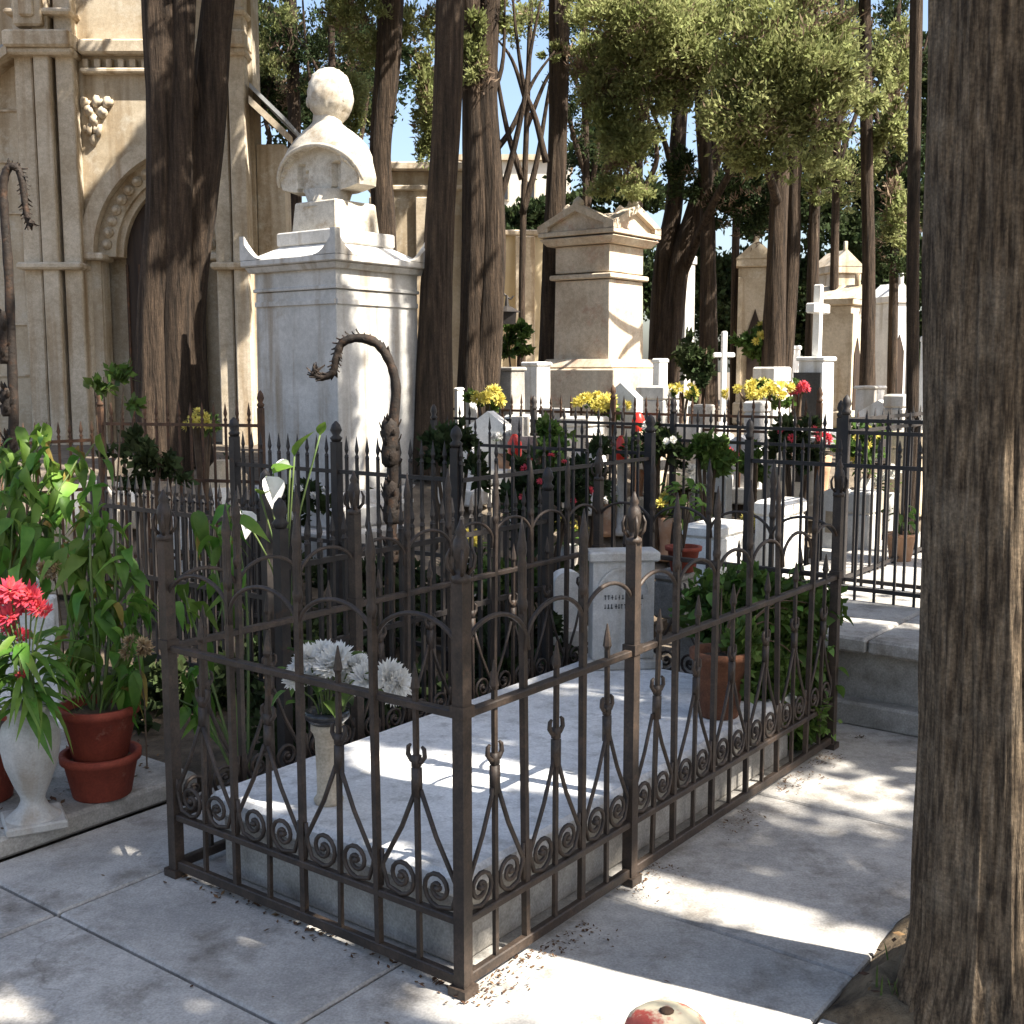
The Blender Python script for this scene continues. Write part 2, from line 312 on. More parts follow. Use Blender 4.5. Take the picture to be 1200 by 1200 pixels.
def ground_z(x, y):
    t = max(0, min(1, (y-7.3)/1.9)); return .85*t*t*(3-2*t)

# ------------------------------------------------------------------ the setting: ground, pavement, step
mb = MB(); ys = [-40,-10,0,2,4,5,6,7,7.4,7.7,8,8.3,8.6,8.9,9.2,9.5,9.8,10.5,12,14,18,25,40,80,200,800]; xs = [-800,-200,-60,-25,-12,-8,-6,-4,-3,-2,-1,0,1,2,3,4,6,8,12,25,60,200,800]
mb.add([(x, y, ground_z(x,y)-.05) for y in ys for x in xs], [(j*len(xs)+i, j*len(xs)+i+1, (j+1)*len(xs)+i+1, (j+1)*len(xs)+i) for j in range(len(ys)-1) for i in range(len(xs)-1)])
struct(mb.build('ground', 'gravel', smooth=True))
# pavement of poured slabs, laid square to the plots
pv = link('pavement', None, None, (C0.x, C0.y, 0), PLOT); 
pv.location = (C0.x, C0.y, 0)
bed = MB().box((.3,-.3,-.028), (5.0,4.0,.02)).mesh('pavement', 'joint')
bpy.data.objects.remove(pv); pv = struct(link('pavement', bed, None, (C0.x, C0.y, 0), PLOT))
rs = random.Random(3)
SG, TG = 1.05, .98; s0, t0 = -.37, -.75
for i in range(-2, 4):
    for j in range(-2, 3):
        a0, a1 = s0+i*SG, s0+(i+1)*SG; b0, b1 = t0+j*TG, t0+(j+1)*TG
        a0 = max(a0, -2.1); a1 = min(a1, 2.76)
        b1 = min(b1, 1.68); b0 = max(b0, -2.3)
        if a1-a0 < .1 or b1-b0 < .1: continue
        if b1 <= -.70 and a1 > .45:            # leave the tree pit open
            if a0 < .45: a1 = .45
            else: continue
        g = .005
        MB().box(((a0+a1)/2, (b0+b1)/2, -.0115+rs.uniform(-.0015,.0015)), (a1-a0-2*g, b1-b0-2*g, .022), bev=.006).build('paving_slab', 'paving', pv)
# tree pit: earth and stone edging
tpm = MB(); NA, NB_ = 70, 56
for i in range(NA+1):
    for j in range(NB_+1):
        a = .44+2.1*i/NA; b_ = -.735-1.56*j/NB_; e = min(i, j, NA-i, NB_-j)/3.0; q = noise.noise(Vector((a*6,b_*6,0)))+.5*noise.noise(Vector((a*17,b_*17,3)))
        ea = .035*noise.noise(Vector((a*7,b_*7,8)))
        tpm.v.append((a+ea, b_+ea*1.3, -.02+min(1, e)*(.075+.028*q)))
tpm.f = [(i*(NB_+1)+j, i*(NB_+1)+j+1, (i+1)*(NB_+1)+j+1, (i+1)*(NB_+1)+j) for i in range(NA) for j in range(NB_)]
struct(tpm.build('tree_pit_earth', 'earth_pale', None, True, loc=(C0.x,C0.y,0), rz=PLOT))
# neighbouring step on the left
st = struct(MB().box((-.35,.9,.032), (1.7,1.8,.075), bev=.012).build('stone_step', 'stone_grey', None, loc=pl(0,1.69), rz=PLOT))
# platform behind the grave
pf = thing('raised_plot_platform', 'raised pale stone burial platform with overhanging top behind the fenced grave', 'platform', pl(2.74,0), PLOT)
MB().box((1.95,-1.0,.05), (3.9,4.0,.11), bev=.012).build('plinth', 'stone_grey', pf)
MB().box((2.0,-1.0,.215), (3.82,3.92,.22)).build('wall_face', 'stone_grey', pf)
for k in range(4):
    MB().box((1.96,-2.5+k*.995,.36), (3.92,.985,.07), bev=.012).build('coping_slab', 'paving', pf)
# terrain bits left behind
struct(MB().box((2.85,3.75,-.02), (4.6,4.1,.10)).build('earth_bed', 'earth', None, loc=(C0.x,C0.y,0), rz=PLOT))
struct(MB().box((1.75,1.42,-.002), (2.3,.5,.03)).build('earth_strip', 'earth', None, loc=(C0.x,C0.y,0), rz=PLOT))

# ------------------------------------------------------------------ main wrought iron enclosure
def scroll_pts(R, turns, sgn):
    out = []; n = int(turns*14)
    for i in range(n+1):
        t = i/n; a = -PI/2-sgn*0+sgn*t*turns*2*PI; r = R*(1-t*.82)
        out.append((r*math.cos(a), 0, r*math.sin(a)))
    return out
fe = thing('grave_railing', 'brown wrought iron railing with scrolls, arches and spears enclosing the near white grave', 'railing', C0, PLOT)
LEN, WID = 2.39, 1.15
Z_BOT, Z_LOW, Z_TOP = .035, .19, .72
def tall_bar():
    m = MB(); h = 1.06
    m.box((0,0,(Z_BOT+h)/2), (.017,.017,h-Z_BOT)); return m
def spear():
    m = MB(); m.lathe([(.010,.925),(.016,.945),(.016,.955),(.0125,.965),(.0125,1.04),(.015,1.055),(.0115,1.07),(.0155,1.092),(.0145,1.105),(.008,1.14),(.002,1.175)], 8, sy=.8); return m
def short_bar():
    m = MB(); m.box((0,0,(Z_BOT+.755)/2), (.012,.012,.755-Z_BOT)); m.lathe([(.006,.75),(.013,.765),(.010,.785),(.002,.83)], 6); return m
def crown_knot():
    m = MB(); z = .575
    m.box((0,0,z), (.020,.018,.03)); m.box((0,0,z-.055), (.022,.018,.075))
    for s in (-1,1):
        m.tube([(0,0,z-.005),(s*.016,0,z+.0),(s*.027,0,z+.014),(s*.025,0,z+.034),(s*.018,0,z+.04)], [.007,.007,.0065,.006,.004], 6)
    return m
def chevron(bay, sgn):
    m = MB(); m.tube([(sgn*.008,0,.50),(sgn*bay*.20,0,.39),(sgn*(bay/2-.012),0,.265),(sgn*(bay/2-.011),0,.21)], .0065, 6); return m
def scroll(bay, sgn):
    m = MB(); R = .05
    p = [(x*1+sgn*.062, 0, z+.255) for x, _, z in scroll_pts(R, 1.6, -sgn)]
    p = [(sgn*(bay/2-.014),0,.31),(sgn*(bay/2-.018),0,.26),(sgn*(bay/2-.035),0,.215)]+p
    m.tube(p, .0062, 6); m.lathe([(.002,-.010),(.011,-.004),(.011,.004),(.002,.010)], 8, c=(sgn*.062,0,.255)); return m
def arch(bay):
    m = MB(); p = [(-bay/2*math.cos(PI*i/16), 0, .85+bay*.36*math.sin(PI*i/16)) for i in range(17)]
    p[0] = (-bay/2+.008,0,.83); p[-1] = (bay/2-.008,0,.83)
    m.tube(p, .0065, 6); return m
def corner_post():
    m = MB(); m.box((0,0,.525), (.034,.034,1.05)); m.box((0,0,.012), (.055,.055,.024)); m.box((0,0,.73), (.044,.044,.03)); return m
def post_finial():
    m = MB(); m.lathe([(.024,1.048),(.024,1.062),(.012,1.07),(.014,1.085),(.020,1.11),(.022,1.13),(.018,1.15),(.011,1.16),(.015,1.17),(.008,1.185),(.003,1.20)], 10)
    for k in range(4):
        a = k*PI/2+PI/4; c, s = math.cos(a), math.sin(a)
        m.tube([(c*.016,s*.016,1.066),(c*.031,s*.031,1.085),(c*.034,s*.034,1.11),(c*.026,s*.026,1.13)], [.005,.006,.005,.003], 5)
    return m
meshes = {}; jr = random.Random(17)
def shared(key, fn, m, smooth=False):
    if key not in meshes: meshes[key] = fn().mesh(key, m, smooth)
    return meshes[key]
postm, finm = shared('corner_post', corner_post, 'iron'), shared('post_finial', post_finial, 'iron', True)
sides = [((0,0),0,LEN,9,'s'), ((0,0),PI/2,WID,4,'f'), ((0,WID),0,LEN,9,'b'), ((LEN,0),PI/2,WID,4,'e')]
posts = [(0,0),(0,WID),(LEN,0),(LEN,WID),(LEN/3,0),(LEN/3,WID)]
for p in posts:
    o = link('corner_post', postm, fe, (p[0],p[1],0)); link('finial', finm, o)
for (org, ang, ln, nb, key) in sides:
    bay = ln/nb; ca, sa = math.cos(ang), math.sin(ang); kk = 'L' if ang == 0 else 'W'
    def put(nm, me, d):
        o = link(nm, me, fe, (org[0]+ca*d, org[1]+sa*d, 0), ang)
        if 'bar' in nm: o.rotation_euler = (jr.gauss(0,.007), jr.gauss(0,.007), ang+jr.gauss(0,.06))
        return o
    for nm, z, hh, tt in (('bottom_rail',Z_BOT,.03,.022),('lower_rail',Z_LOW,.020,.024),('top_rail',Z_TOP,.020,.026)):
        MB().box((0,0,z), (ln-.036,tt,hh), bev=.003).build(nm, 'iron', fe, loc=(org[0]+ca*ln/2, org[1]+sa*ln/2, 0), rz=ang)
    for k in range(nb+1):
        if 0 < k < nb and not (kk == 'L' and k == 3):
            tb = put('upright_bar', shared('upright_bar', tall_bar, 'iron'), k*bay); link('spear_tip', shared('spear_tip', spear, 'iron', True), tb)
    for k in range(nb):
        d = (k+.5)*bay
        sb = put('short_bar', shared('short_bar', short_bar, 'iron'), d); link('crown_knot', shared('crown_knot', crown_knot, 'iron', True), sb)
        put('arch', shared('arch'+kk, lambda: arch(bay), 'iron', True), d)
        for sg in (-1,1):
            put('chevron_strut', shared('chevron'+kk+str(sg), lambda: chevron(bay, sg), 'iron', True), d)
            put('scroll', shared('scroll'+kk+str(sg), lambda: scroll(bay, sg), 'iron', True), d)

# ------------------------------------------------------------------ near grave
gv = thing('grave_slab', 'white marble grave ledger on a low stone base inside the near railing', 'grave', pl(1.13,.56), PLOT)
MB().box((0,0,.10), (2.08,.94,.20), bev=.01).build('base', 'stone_grey', gv)
MB().box((0,0,.235), (2.14,1.0,.068), bev=.014).build('ledger', 'marble_slab', gv)
hs = thing('headstone', 'small pale marble headstone with arched relief and two lines of lettering', 'headstone', pl(2.04,.95,.27), 0)
hs.location = (at(727,780,4.93).x, 4.93, .27); hs.rotation_euler = (0,0,.12)
MB().box((0,0,.02), (.34,.16,.04), bev=.006).build('foot', 'marble', hs)
MB().box((0,0,.255), (.27,.10,.43), bev=.004).build('body', 'marble', hs)
MB().box((0,0,.492), (.31,.14,.045), bev=.008).build('cornice', 'marble', hs)
ar = [(.105*math.cos(PI*i/18), .33+.105*math.sin(PI*i/18)) for i in range(19)]; ar2 = [(.118*math.cos(PI*i/18), .33+.118*math.sin(PI*i/18)) for i in range(19)]
MB().band(ar, ar2, -.062, -.045).build('arch_moulding', 'marble', hs)
ins = MB(); rs = random.Random(5)
for row, z in enumerate((.315, .275)):
    x = -.085
    while x < .085:
        wd = rs.uniform(.006,.011)
        ins.box((x+wd/2,-.0515,z), (wd*.35,.004,.02)); ins.box((x+wd/2,-.0515,z+rs.choice((-.007,0,.007))), (wd,.0038,.004)); x += wd+rs.uniform(.003,.009)
ins.build('inscription', 'letter', hs)['kind'] = 'stuff'
h2 = thing('small_stele', 'little round topped white stele left of the lettered headstone', 'stele', (at(664,760,5.6).x, 5.6, 0), .2)
MB().box((0,0,.15), (.22,.18,.30), bev=.01).build('base', 'marble', h2)
pr = [(-.075,.30),(.075,.30),(.075,.52)]+[(.075*math.cos(PI*i/10), .52+.06*math.sin(PI*i/10)) for i in range(1,10)]+[(-.075,.52)]
MB().prism(pr, -.05, .05).build('body', 'marble_white', h2)

# flower vase with white chrysanthemums
vp = pl(.33,.82,.27)
vp = Vector((at(385,985,3.3).x, 3.32, .27))
vz = thing('flower_vase', 'narrow pale stone flower vase on the near grave holding white blooms', 'vase', vp)
MB().lathe([(.042,0),(.045,.012),(.036,.025),(.034,.05),(.038,.20),(.043,.215),(.050,.225),(.050,.245),(.040,.247),(.036,.22)], 20).build('body', 'limestone_pale', vz, True)
MB().lathe([(.050,.246),(.066,.262),(.069,.28),(.058,.286),(.04,.275)], 16).build('rim', 'granite_dark', vz, True)
def bloom_mesh(name, m, R, nring, npet, seed, dome=.7, curl=.3):
    r = random.Random(seed); v = []; f = []
    for i in range(nring):
        t = i/max(1, nring-1); el = dome*(PI/2)*(1-t)*1.0+.02; n = max(5, int(npet*(.45+.55*t)))
        for k in range(n):
            a = 2*PI*(k+r.random()*.6)/n+i*.4; L = R*(.75+.3*t)*r.uniform(.85,1.1); wv = R*.16*r.uniform(.8,1.3)
            e = el+r.uniform(-.12,.12); d = Vector((math.cos(a)*math.cos(e), math.sin(a)*math.cos(e), math.sin(e))); s = Vector((-math.sin(a), math.cos(a), 0)); u = s.cross(d)*-1
            p0 = d*L*.15; p1 = d*L*.6+s*wv; p2 = d*L*.6-s*wv; p3 = d*L+Vector((0,0,curl*R*r.uniform(.0,.6)))
            o = len(v); v += [tuple(p0), tuple(p1), tuple(p3), tuple(p2)]; f.append((o,o+1,o+2,o+3))
    mb = MB(); mb.v = v; mb.f = f; return mb.mesh(name, m)
bl_white = bloom_mesh('bloom', 'petal_white', .05, 6, 22, 1)
bl_red = bloom_mesh('bloom', 'petal_red', .055, 4, 14, 2, dome=.5)
bl_yellow = bloom_mesh('bloom', 'petal_yellow', .05, 4, 12, 3)
bl_dry = bloom_mesh('bloom', 'petal_dry', .04, 4, 12, 4)
def orient(d, roll=0):
    q = Vector(d).normalized().to_track_quat('Z','Y'); return (q @ Matrix.Rotation(roll,4,'Z').to_quaternion()).to_euler()
def place(name, me, parent, loc, d, roll=0, sc_=1.0):
    o = bpy.data.objects.new(name, me); col.objects.link(o); o.parent = parent; o.location = loc; o.rotation_euler = orient(d, roll); o.scale = (sc_,)*3; return o
def leaf_mesh(name, m, L, W, fold=.25, droop=.35, seg=6, wavy=0):
    v = []; f = []
    for i in range(seg+1):
        t = i/seg; wd = W*math.sin(PI*min(1, t**.75))*(1 if i < seg else 0)+.001; z = -droop*L*t*t; y = L*t*(1-.12*droop*t)
        k = wavy*W*math.sin(t*12)
        v += [(-wd/2, y, z+fold*wd+k), (0, y, z), (wd/2, y, z+fold*wd-k)]
    for i in range(seg):
        for j in (0,1): f.append((i*3+j, i*3+j+1, (i+1)*3+j+1, (i+1)*3+j))
    mb = MB(); mb.v = v; mb.f = f; return mb.mesh(name, m, True)
def leaf_rot(direction, roll=0):
    d = Vector(direction).normalized(); up = Vector((0,0,1)); x = d.cross(up)
    if x.length < 1e-3: x = Vector((1,0,0))
    x.normalize(); z = x.cross(d); mt = Matrix((x, d, z)).transposed(); return (mt @ Matrix.Rotation(roll,3,'Y')).to_euler()
def put_leaf(me, parent, loc, d, roll=0, s=1.0, name='leaf'):
    o = bpy.data.objects.new(name, me); col.objects.link(o); o.parent = parent; o.location = loc; o.rotation_euler = leaf_rot(d, roll); o.scale = (s,)*3; return o
bq = thing('white_flower_bouquet', 'bunch of white chrysanthemums on long stems in the vase on the near grave', 'flowers', vp+Vector((0,0,.24)))
rs = random.Random(8)
heads = [(345,790),(362,765),(378,758),(395,765),(372,785),(392,790),(410,775),(428,790),(408,800),(355,775),(420,772),(386,775)]
for (x, y) in heads:
    p = at(x, y+6, 3.32+rs.uniform(-.07,.07))-bq.location
    place('bloom', bl_white, bq, p, (p.x*1.5+rs.uniform(-.4,.4), -.5+rs.uniform(-.3,.3), .8), rs.uniform(0,6), rs.uniform(.8,1.1))
    MB().tube(smooth_line([(p.x*.12,p.y*.1,-.12),(p.x*.3,p.y*.3,p.z*.35),(p.x*.75,p.y*.8,p.z*.75),tuple(p)], 4), .0028, 5).build('stem', 'stem', bq, True)
lf_s = [leaf_mesh('leaf', 'leaf_small', .06, .03, .2, .3), leaf_mesh('leaf', 'leaf_small', .075, .034, .25, .5)]
for k in range(26):
    p = Vector((rs.uniform(-.12,.12), rs.uniform(-.08,.08), rs.uniform(.06,.24))); put_leaf(rs.choice(lf_s), bq, p, (rs.uniform(-1,1), rs.uniform(-1,1), rs.uniform(-.5,.5)))
b2 = thing('white_flower_sprig', 'two drooping white chrysanthemum heads right of the main bouquet, near the front corner post', 'flowers', vp+Vector((0,0,.242)))
for (x, y, s) in ((455,792,1.05),(466,800,1.0),(460,812,.8)):
    p = at(x, y, 3.22)-b2.location; place('bloom', bl_white, b2, p, (.6,-.6,.2), rs.uniform(0,6), s)
    MB().tube(smooth_line([(.012,-.005,-.12),(p.x*.3,p.y*.3,p.z*.6),(p.x*.7,p.y*.75,p.z*1.02),tuple(p)], 4), .0028, 5).build('stem', 'stem', b2, True)

# terracotta pot and bush at the far end of the grave
def pot(root, m, r0, r1, h, rim=.03, z=0, name='body'):
    MB().lathe([(r0,z),(r0+.004,z+.004),(r1,z+h-rim),(r1+.012,z+h-rim+.002),(r1+.014,z+h),(r1-.006,z+h),(r1-.014,z+h-.035)], 26).build(name, m, root, True)
    MB().lathe([(r1-.015,z+h-.03),(r1*.5,z+h-.022),(.01,z+h-.02)], 20).build('soil', 'earth', root)
pb = gr(842, 838, .27)
tp = thing('terracotta_pot', 'brown terracotta pot under the bush at the far end of the fenced grave', 'pot', pb)
pot(tp, 'clay_dark', .070, .100, .25)
def bushy(root, centre, rad, n, meshes_, stems, rs, origin, droop=-.1):
    for k in range(stems):
        a = rs.uniform(0, 6.28); e = Vector(centre)+Vector((math.cos(a)*rad[0]*.7, math.sin(a)*rad[1]*.7, rs.uniform(-.5,.9)*rad[2]))
        o = Vector(origin); mid = o.lerp(e,.5)+Vector((0,0,.10))
        MB().tube(smooth_line([o, mid, e], 5), [.004]*5+[.003]*5+[.002], 5).build('stem', 'twig', root, True)
    for k in range(n):
        d = Vector((rs.gauss(0,1), rs.gauss(0,1), rs.gauss(0,1))).normalized(); q = rs.random()**.4
        p = Vector(centre)+Vector((d.x*rad[0]*q, d.y*rad[1]*q, d.z*rad[2]*q))
        put_leaf(rs.choice(meshes_), root, p, (d.x+rs.uniform(-.5,.5), d.y+rs.uniform(-.5,.5), droop+rs.uniform(-.4,.5)), rs.uniform(-.6,.6), rs.uniform(.7,1.25))
fb = thing('trailing_bush', 'dense dark green leafy bush spilling over the far right corner of the near railing', 'bush', pb+Vector((0,0,.24)))
lf_m = [leaf_mesh('leaf', 'leaf_small', .075, .055, .15, .3), leaf_mesh('leaf', 'leaf_small', .09, .06, .2, .5), leaf_mesh('leaf', 'leaf', .07, .05, .1, .3)]
rs = random.Random(12)
lf_m = [leaf_mesh('leaf', 'leaf_small', .055, .042, .15, .3), leaf_mesh('leaf', 'leaf_small', .065, .045, .2, .5), leaf_mesh('leaf', 'leaf', .055, .04, .1, .3)]
bushy(fb, at(905,712,4.72)-fb.location, (.30,.20,.19), 150, lf_m, 4, rs, (0,0,0))
bushy(fb, at(925,790,4.66)-fb.location, (.21,.14,.26), 95, lf_m, 3, rs, (.02,0,0), -.5)
bushy(fb, at(848,715,4.55)-fb.location, (.16,.14,.18), 55, lf_m, 2, rs, (0,0,0))
fo = leaf_cloud('inner_foliage', 'shrub_leaf', fb, [(at(868,770,4.16),(.07,.05,.12),500),(at(905,710,4.74),(.31,.19,.19),3600),(at(925,790,4.68),(.22,.13,.27),2600),(at(848,718,4.58),(.17,.13,.18),1300),(at(885,800,4.48),(.13,.09,.13),1300),(at(915,840,4.56),(.16,.09,.12),1100)], .045, 91, tuple(fb.location), cull=False, narrow=.75, up=.1, clump=12); fo['kind'] = 'stuff'

# ------------------------------------------------------------------ left: vase, pots and plants on the step
ST = .07
vl = gr(40, 962, ST)
uv = thing('stone_urn_vase', 'white marble baluster vase holding red flowers on the left step', 'vase', vl)
MB().lathe([(.086,0),(.088,.018),(.075,.028),(.05,.05),(.038,.075),(.040,.09),(.058,.13),(.083,.20),(.094,.26),(.095,.30),(.083,.335),(.066,.352),(.064,.365),(.072,.375),(.073,.395),(.066,.40),(.058,.385)], 32).build('body', 'marble', uv, True)
MB().box((0,0,.004), (.19,.19,.03), bev=.006, rz=.5).build('foot', 'marble', uv)
rb = thing('red_flower_bouquet', 'red gerbera flowers with long green leaves in the marble vase', 'flowers', vl+Vector((0,0,.38)))
rs = random.Random(21)
for (x, y, s) in ((12,692,1.1),(30,698,1.2),(20,712,1.1),(45,712,.9),(54,716,.7),(10,722,1),(25,745,.7),(12,735,.8),(27,790,.6),(38,700,.9),(-8,700,1.1)):
    p = at(x, y, vl.y+rs.uniform(-.06,.04))-rb.location; place('bloom', bl_red, rb, p, (rs.uniform(-.5,.7), -.7, .9), rs.uniform(0,6), s*.85)
    MB().tube(smooth_line([(p.x*.1,0,-.1),(p.x*.4,p.y*.4,p.z*.5),tuple(p)], 4), .003, 5).build('stem', 'stem', rb, True)
lf_long = [leaf_mesh('leaf', 'leaf', .17, .030, .2, .9), leaf_mesh('leaf', 'leaf_light', .15, .026, .2, 1.1), leaf_mesh('leaf', 'leaf', .13, .035, .2, .7)]
for k in range(95):
    a = rs.uniform(0,6.28); p = Vector((math.cos(a)*.05, math.sin(a)*.05, rs.uniform(.0,.26)))
    put_leaf(rs.choice(lf_long), rb, p, (math.cos(a), math.sin(a), rs.uniform(-.2,.9)), rs.uniform(-.4,.4), rs.uniform(.7,1.1))
p1 = gr(120, 930, ST)
po = thing('lower_terracotta_pot', 'wide red terracotta planter with chipped rim, under a second pot, on the left step', 'pot', p1)
pot(po, 'terracotta', .095, .125, .155, .028)
pu = thing('upper_terracotta_pot', 'red terracotta pot standing inside the wider planter on the left step', 'pot', p1+Vector((0,0,.136)))
pot(pu, 'terracotta', .088, .128, .19, .0301)
p2 = gr(-22, 935, ST)
pe = thing('edge_terracotta_pot', 'red terracotta pot cut by the left picture edge behind the marble vase', 'pot', p2)
pot(pe, 'terracotta', .10, .14, .27)
lf_b = [leaf_mesh('leaf', 'leaf', .11, .050, .25, .6, wavy=.06), leaf_mesh('leaf', 'leaf', .13, .052, .2, 1.0), leaf_mesh('leaf', 'leaf_light', .12, .050, .2, .9, wavy=.08), leaf_mesh('leaf', 'leaf', .09, .045, .3, 1.1), leaf_mesh('leaf', 'leaf_light', .10, .042, .3, .7), leaf_mesh('leaf', 'leaf_dry', .09, .04, .4, 1.2, wavy=.12)]
def leafy(name, label, base, targets, n, seed, tall=.8):
    rs = random.Random(seed); t = thing(name, label, 'plant', base)
    for (x, y, Y, r, nl) in targets:
        e = at(x, y, Y)-Vector(base); mid = e*.5+Vector((rs.uniform(-.05,.05), rs.uniform(-.05,.05), abs(e.z)*.15+.03))
        ln = smooth_line([(rs.uniform(-.03,.03), rs.uniform(-.03,.03), -.03), mid, e], 6)
        MB().tube(ln, [.007-.004*i/len(ln) for i in range(len(ln))], 5).build('stem', 'stem', t, True)
        for k in range(int(nl*1.9)):
            q = ln[min(len(ln)-1, int(len(ln)*rs.uniform(.35,1.0)))]
            d = Vector((rs.uniform(-1,1), rs.uniform(-1,.6), rs.uniform(-.8,.2)))
            p = q.lerp(e, .5)+Vector((rs.uniform(-r,r), rs.uniform(-r,r)*.8, rs.uniform(-r,r)))*.75
            put_leaf(lf_b[rs.choice((0,0,1,1,2,2,3,3,4,4,0,1,2,5))], t, p, d, rs.uniform(-.7,.7), rs.uniform(.65,1.15))
    return t
leafy('broadleaf_plant', 'tall broad leaved green plant growing from the stacked terracotta pots', p1+Vector((0,0,.29)),
      [(100,770,3.95,.08,11),(150,790,3.9,.07,10),(80,740,4.0,.09,9),(125,700,4.0,.09,10),(155,690,4.05,.08,9),(95,650,4.05,.1,10),(135,620,4.05,.09,10),(110,580,4.1,.08,9),(150,740,4.0,.07,7),(70,620,4.1,.09,9)], 0, 31)
leafy('climbing_plant', 'leafy green climbing plant at the left picture edge behind the red flowers', p2+Vector((0,.1,.24)),
      [(20,560,4.3,.1,12),(50,510,4.4,.09,11),(15,610,4.2,.1,10),(60,570,4.35,.1,11),(40,640,4.2,.08,7),(90,540,4.45,.1,10),(10,520,4.45,.1,9),(50,500,4.5,.06,6),(110,520,4.6,.08,7)], 0, 32)
leafy('railing_creeper', 'green creeper stems twining behind the left post of the near railing', pl(.55,1.5,.02),
      [(235,600,4.4,.07,7),(255,620,4.4,.08,7),(215,690,4.3,.07,5),(225,790,4.2,.06,5),(265,590,4.5,.06,5),(210,820,4.2,.05,4)], 0, 33)
lg = thing('light_headstone', 'pale blue grey marble headstone half hidden by plants at the left picture edge', 'headstone', (at(15,700,4.75).x, 4.75, .05), .2)
MB().box((0,0,.28), (.34,.08,.56), bev=.008).build('body', 'marble_slab', lg); MB().box((0,0,.60), (.20,.09,.10), bev=.02).build('crest', 'marble_slab', lg); MB().box((0,0,.02), (.44,.2,.06), bev=.008).build('foot', 'marble_slab', lg)
for (x, y, Y, lb) in ((62,668,4.0,'brown dried flower head among the leaves above the red flowers'),(160,758,3.85,'brown dried flower head against the left corner post of the near railing')):
    c = at(x, y, Y); d = thing('dried_flower', lb, 'dried flower', c)
    for k in range(5): place('bloom', bl_dry, d, (rs.uniform(-.035,.035), rs.uniform(-.03,.03), rs.uniform(-.03,.03)), (rs.uniform(-1,1), -.6, rs.uniform(-.2,1)), k, .8)
    MB().tube([(0,.01,-.02),(.01,.03,-.2),(.0,.06,-.45)], .003, 5).build('stem', 'twig', d)
cl = thing('calla_lily', 'white arum flower with two bright green leaves rising behind the near railing', 'flower', at(335,740,4.6)); clb = cl.location
lm = leaf_mesh('leaf', 'leaf_light', .14, .085, .2, .2); ls = leaf_mesh('spathe', 'petal_white', .15, .10, .5, .3)
for (x, y, me, d, s, nm) in ((345,535,lm,(.5,-.2,.9),1.0,'leaf'),(320,555,lm,(.9,-.5,.5),.9,'leaf'),(305,580,lm,(.3,-.6,.3),.7,'leaf'),(312,558,ls,(.35,-.3,-.9),.95,'spathe'),(282,598,ls,(.3,-.2,-.8),.8,'spathe'),(340,545,ls,(-.8,-.3,.1),.5,'spathe'),(375,510,lm,(.2,-.2,.6),.5,'leaf')):
    p = at(x, y, 4.6)-clb; put_leaf(me, cl, p, d, rs.uniform(-.4,.4), s, nm)
    MB().tube(smooth_line([(rs.uniform(-.02,.02),0,0),(p.x*.3,.02,p.z*.5),tuple(p)], 4), .004, 5).build('stem', 'stem', cl, True)
# red and cream cap at the bottom
bc = thing('domed_bollard_cap', 'red and cream weathered domed cap poking in at the bottom picture edge', 'bollard', (at(781,1200,2.4).x, 2.4, 0))
MB().lathe([(.07,0),(.07,.06),(.098,.075),(.095,.095),(.088,.115),(.070,.130),(.042,.140),(.012,.143)], 24).build('cap', 'cap_red', bc, True)
MB().lathe([(.014,.140),(.017,.145),(.011,.149),(.003,.150)], 10).build('knob', 'iron_rust', bc, True)

# ------------------------------------------------------------------ plain spear railings behind
def spear_railing(name, label, p0, p1_, h, n, m, posts=(0,), base=0.0, rails=(.12,.88), thick=.012, leaf=True, post_w=.035):
    p0 = Vector(p0); p1_ = Vector(p1_); d = p1_-p0; ln = d.length; ang = math.atan2(d.y, d.x)
    r = thing(name, label, 'railing', p0, ang, 'plain spear railings round the neighbouring plots')
    key = name+m+str(h)+str(thick)
    def bar():
        b = MB(); b.box((0,0,h*.47), (thick,thick,h*.94)); return b
    def tip():
        b = MB(); b.lathe([(thick*.4,h*.915),(thick*1.15,h*.93),(thick*.5,h*.945),(thick*1.1,h*.965),(.001,h*1.03)], 6, sy=.6); return b
    bm_, tm_ = shared(key+'b', bar, m), shared(key+'t', tip, m)
    for k in range(n+1):
        x = ln*k/n
        if any(abs(x-q*ln) < .02 for q in posts): continue
        o = link('bar', bm_, r, (x,0,0)); 
        if leaf: link('spear_tip', tm_, o)
    for z in rails: MB().box((ln/2,0,h*z), (ln,thick*1.5,.02)).build('rail', m, r)
    for q in posts:
        b = MB(); b.box((q*ln,0,h*.5), (post_w,post_w,h)); b.build('post', m, r)
        MB().lathe([(post_w*.5,h),(post_w*.75,h+.02),(post_w*.4,h+.035),(post_w*.7,h+.06),(post_w*.5,h+.09),(.004,h+.11)], 8, c=(q*ln,0,0)).build('finial', m, r, True)
    return r
bs, bt = 2.2, 1.85
spear_railing('spear_railing', 'black spear railing of the plot behind, facing the viewer under the bust monument', pl(bs,bt,.06), pl(bs,3.5,.06), 1.12, 22, 'iron_black', (0,.5,1), rails=(.1,.52,.86), thick=.014, post_w=.045)
spear_railing('spear_railing', 'black spear railing of the plot behind running away from its thick corner post', pl(bs,bt-.03,.06), pl(4.0,bt-.03,.06), 1.12, 13, 'iron_black', (1,), rails=(.1,.86), thick=.014, post_w=.05)
spear_railing('spear_railing', 'black spear railing at the back of the plot behind, under the leaning dark trunk', pl(4.05,bt,.06), pl(4.05,3.6,.06), 1.15, 14, 'iron_black', (1,), rails=(.1,.86))
d0 = at(985,487,7.25); d0.z = .12
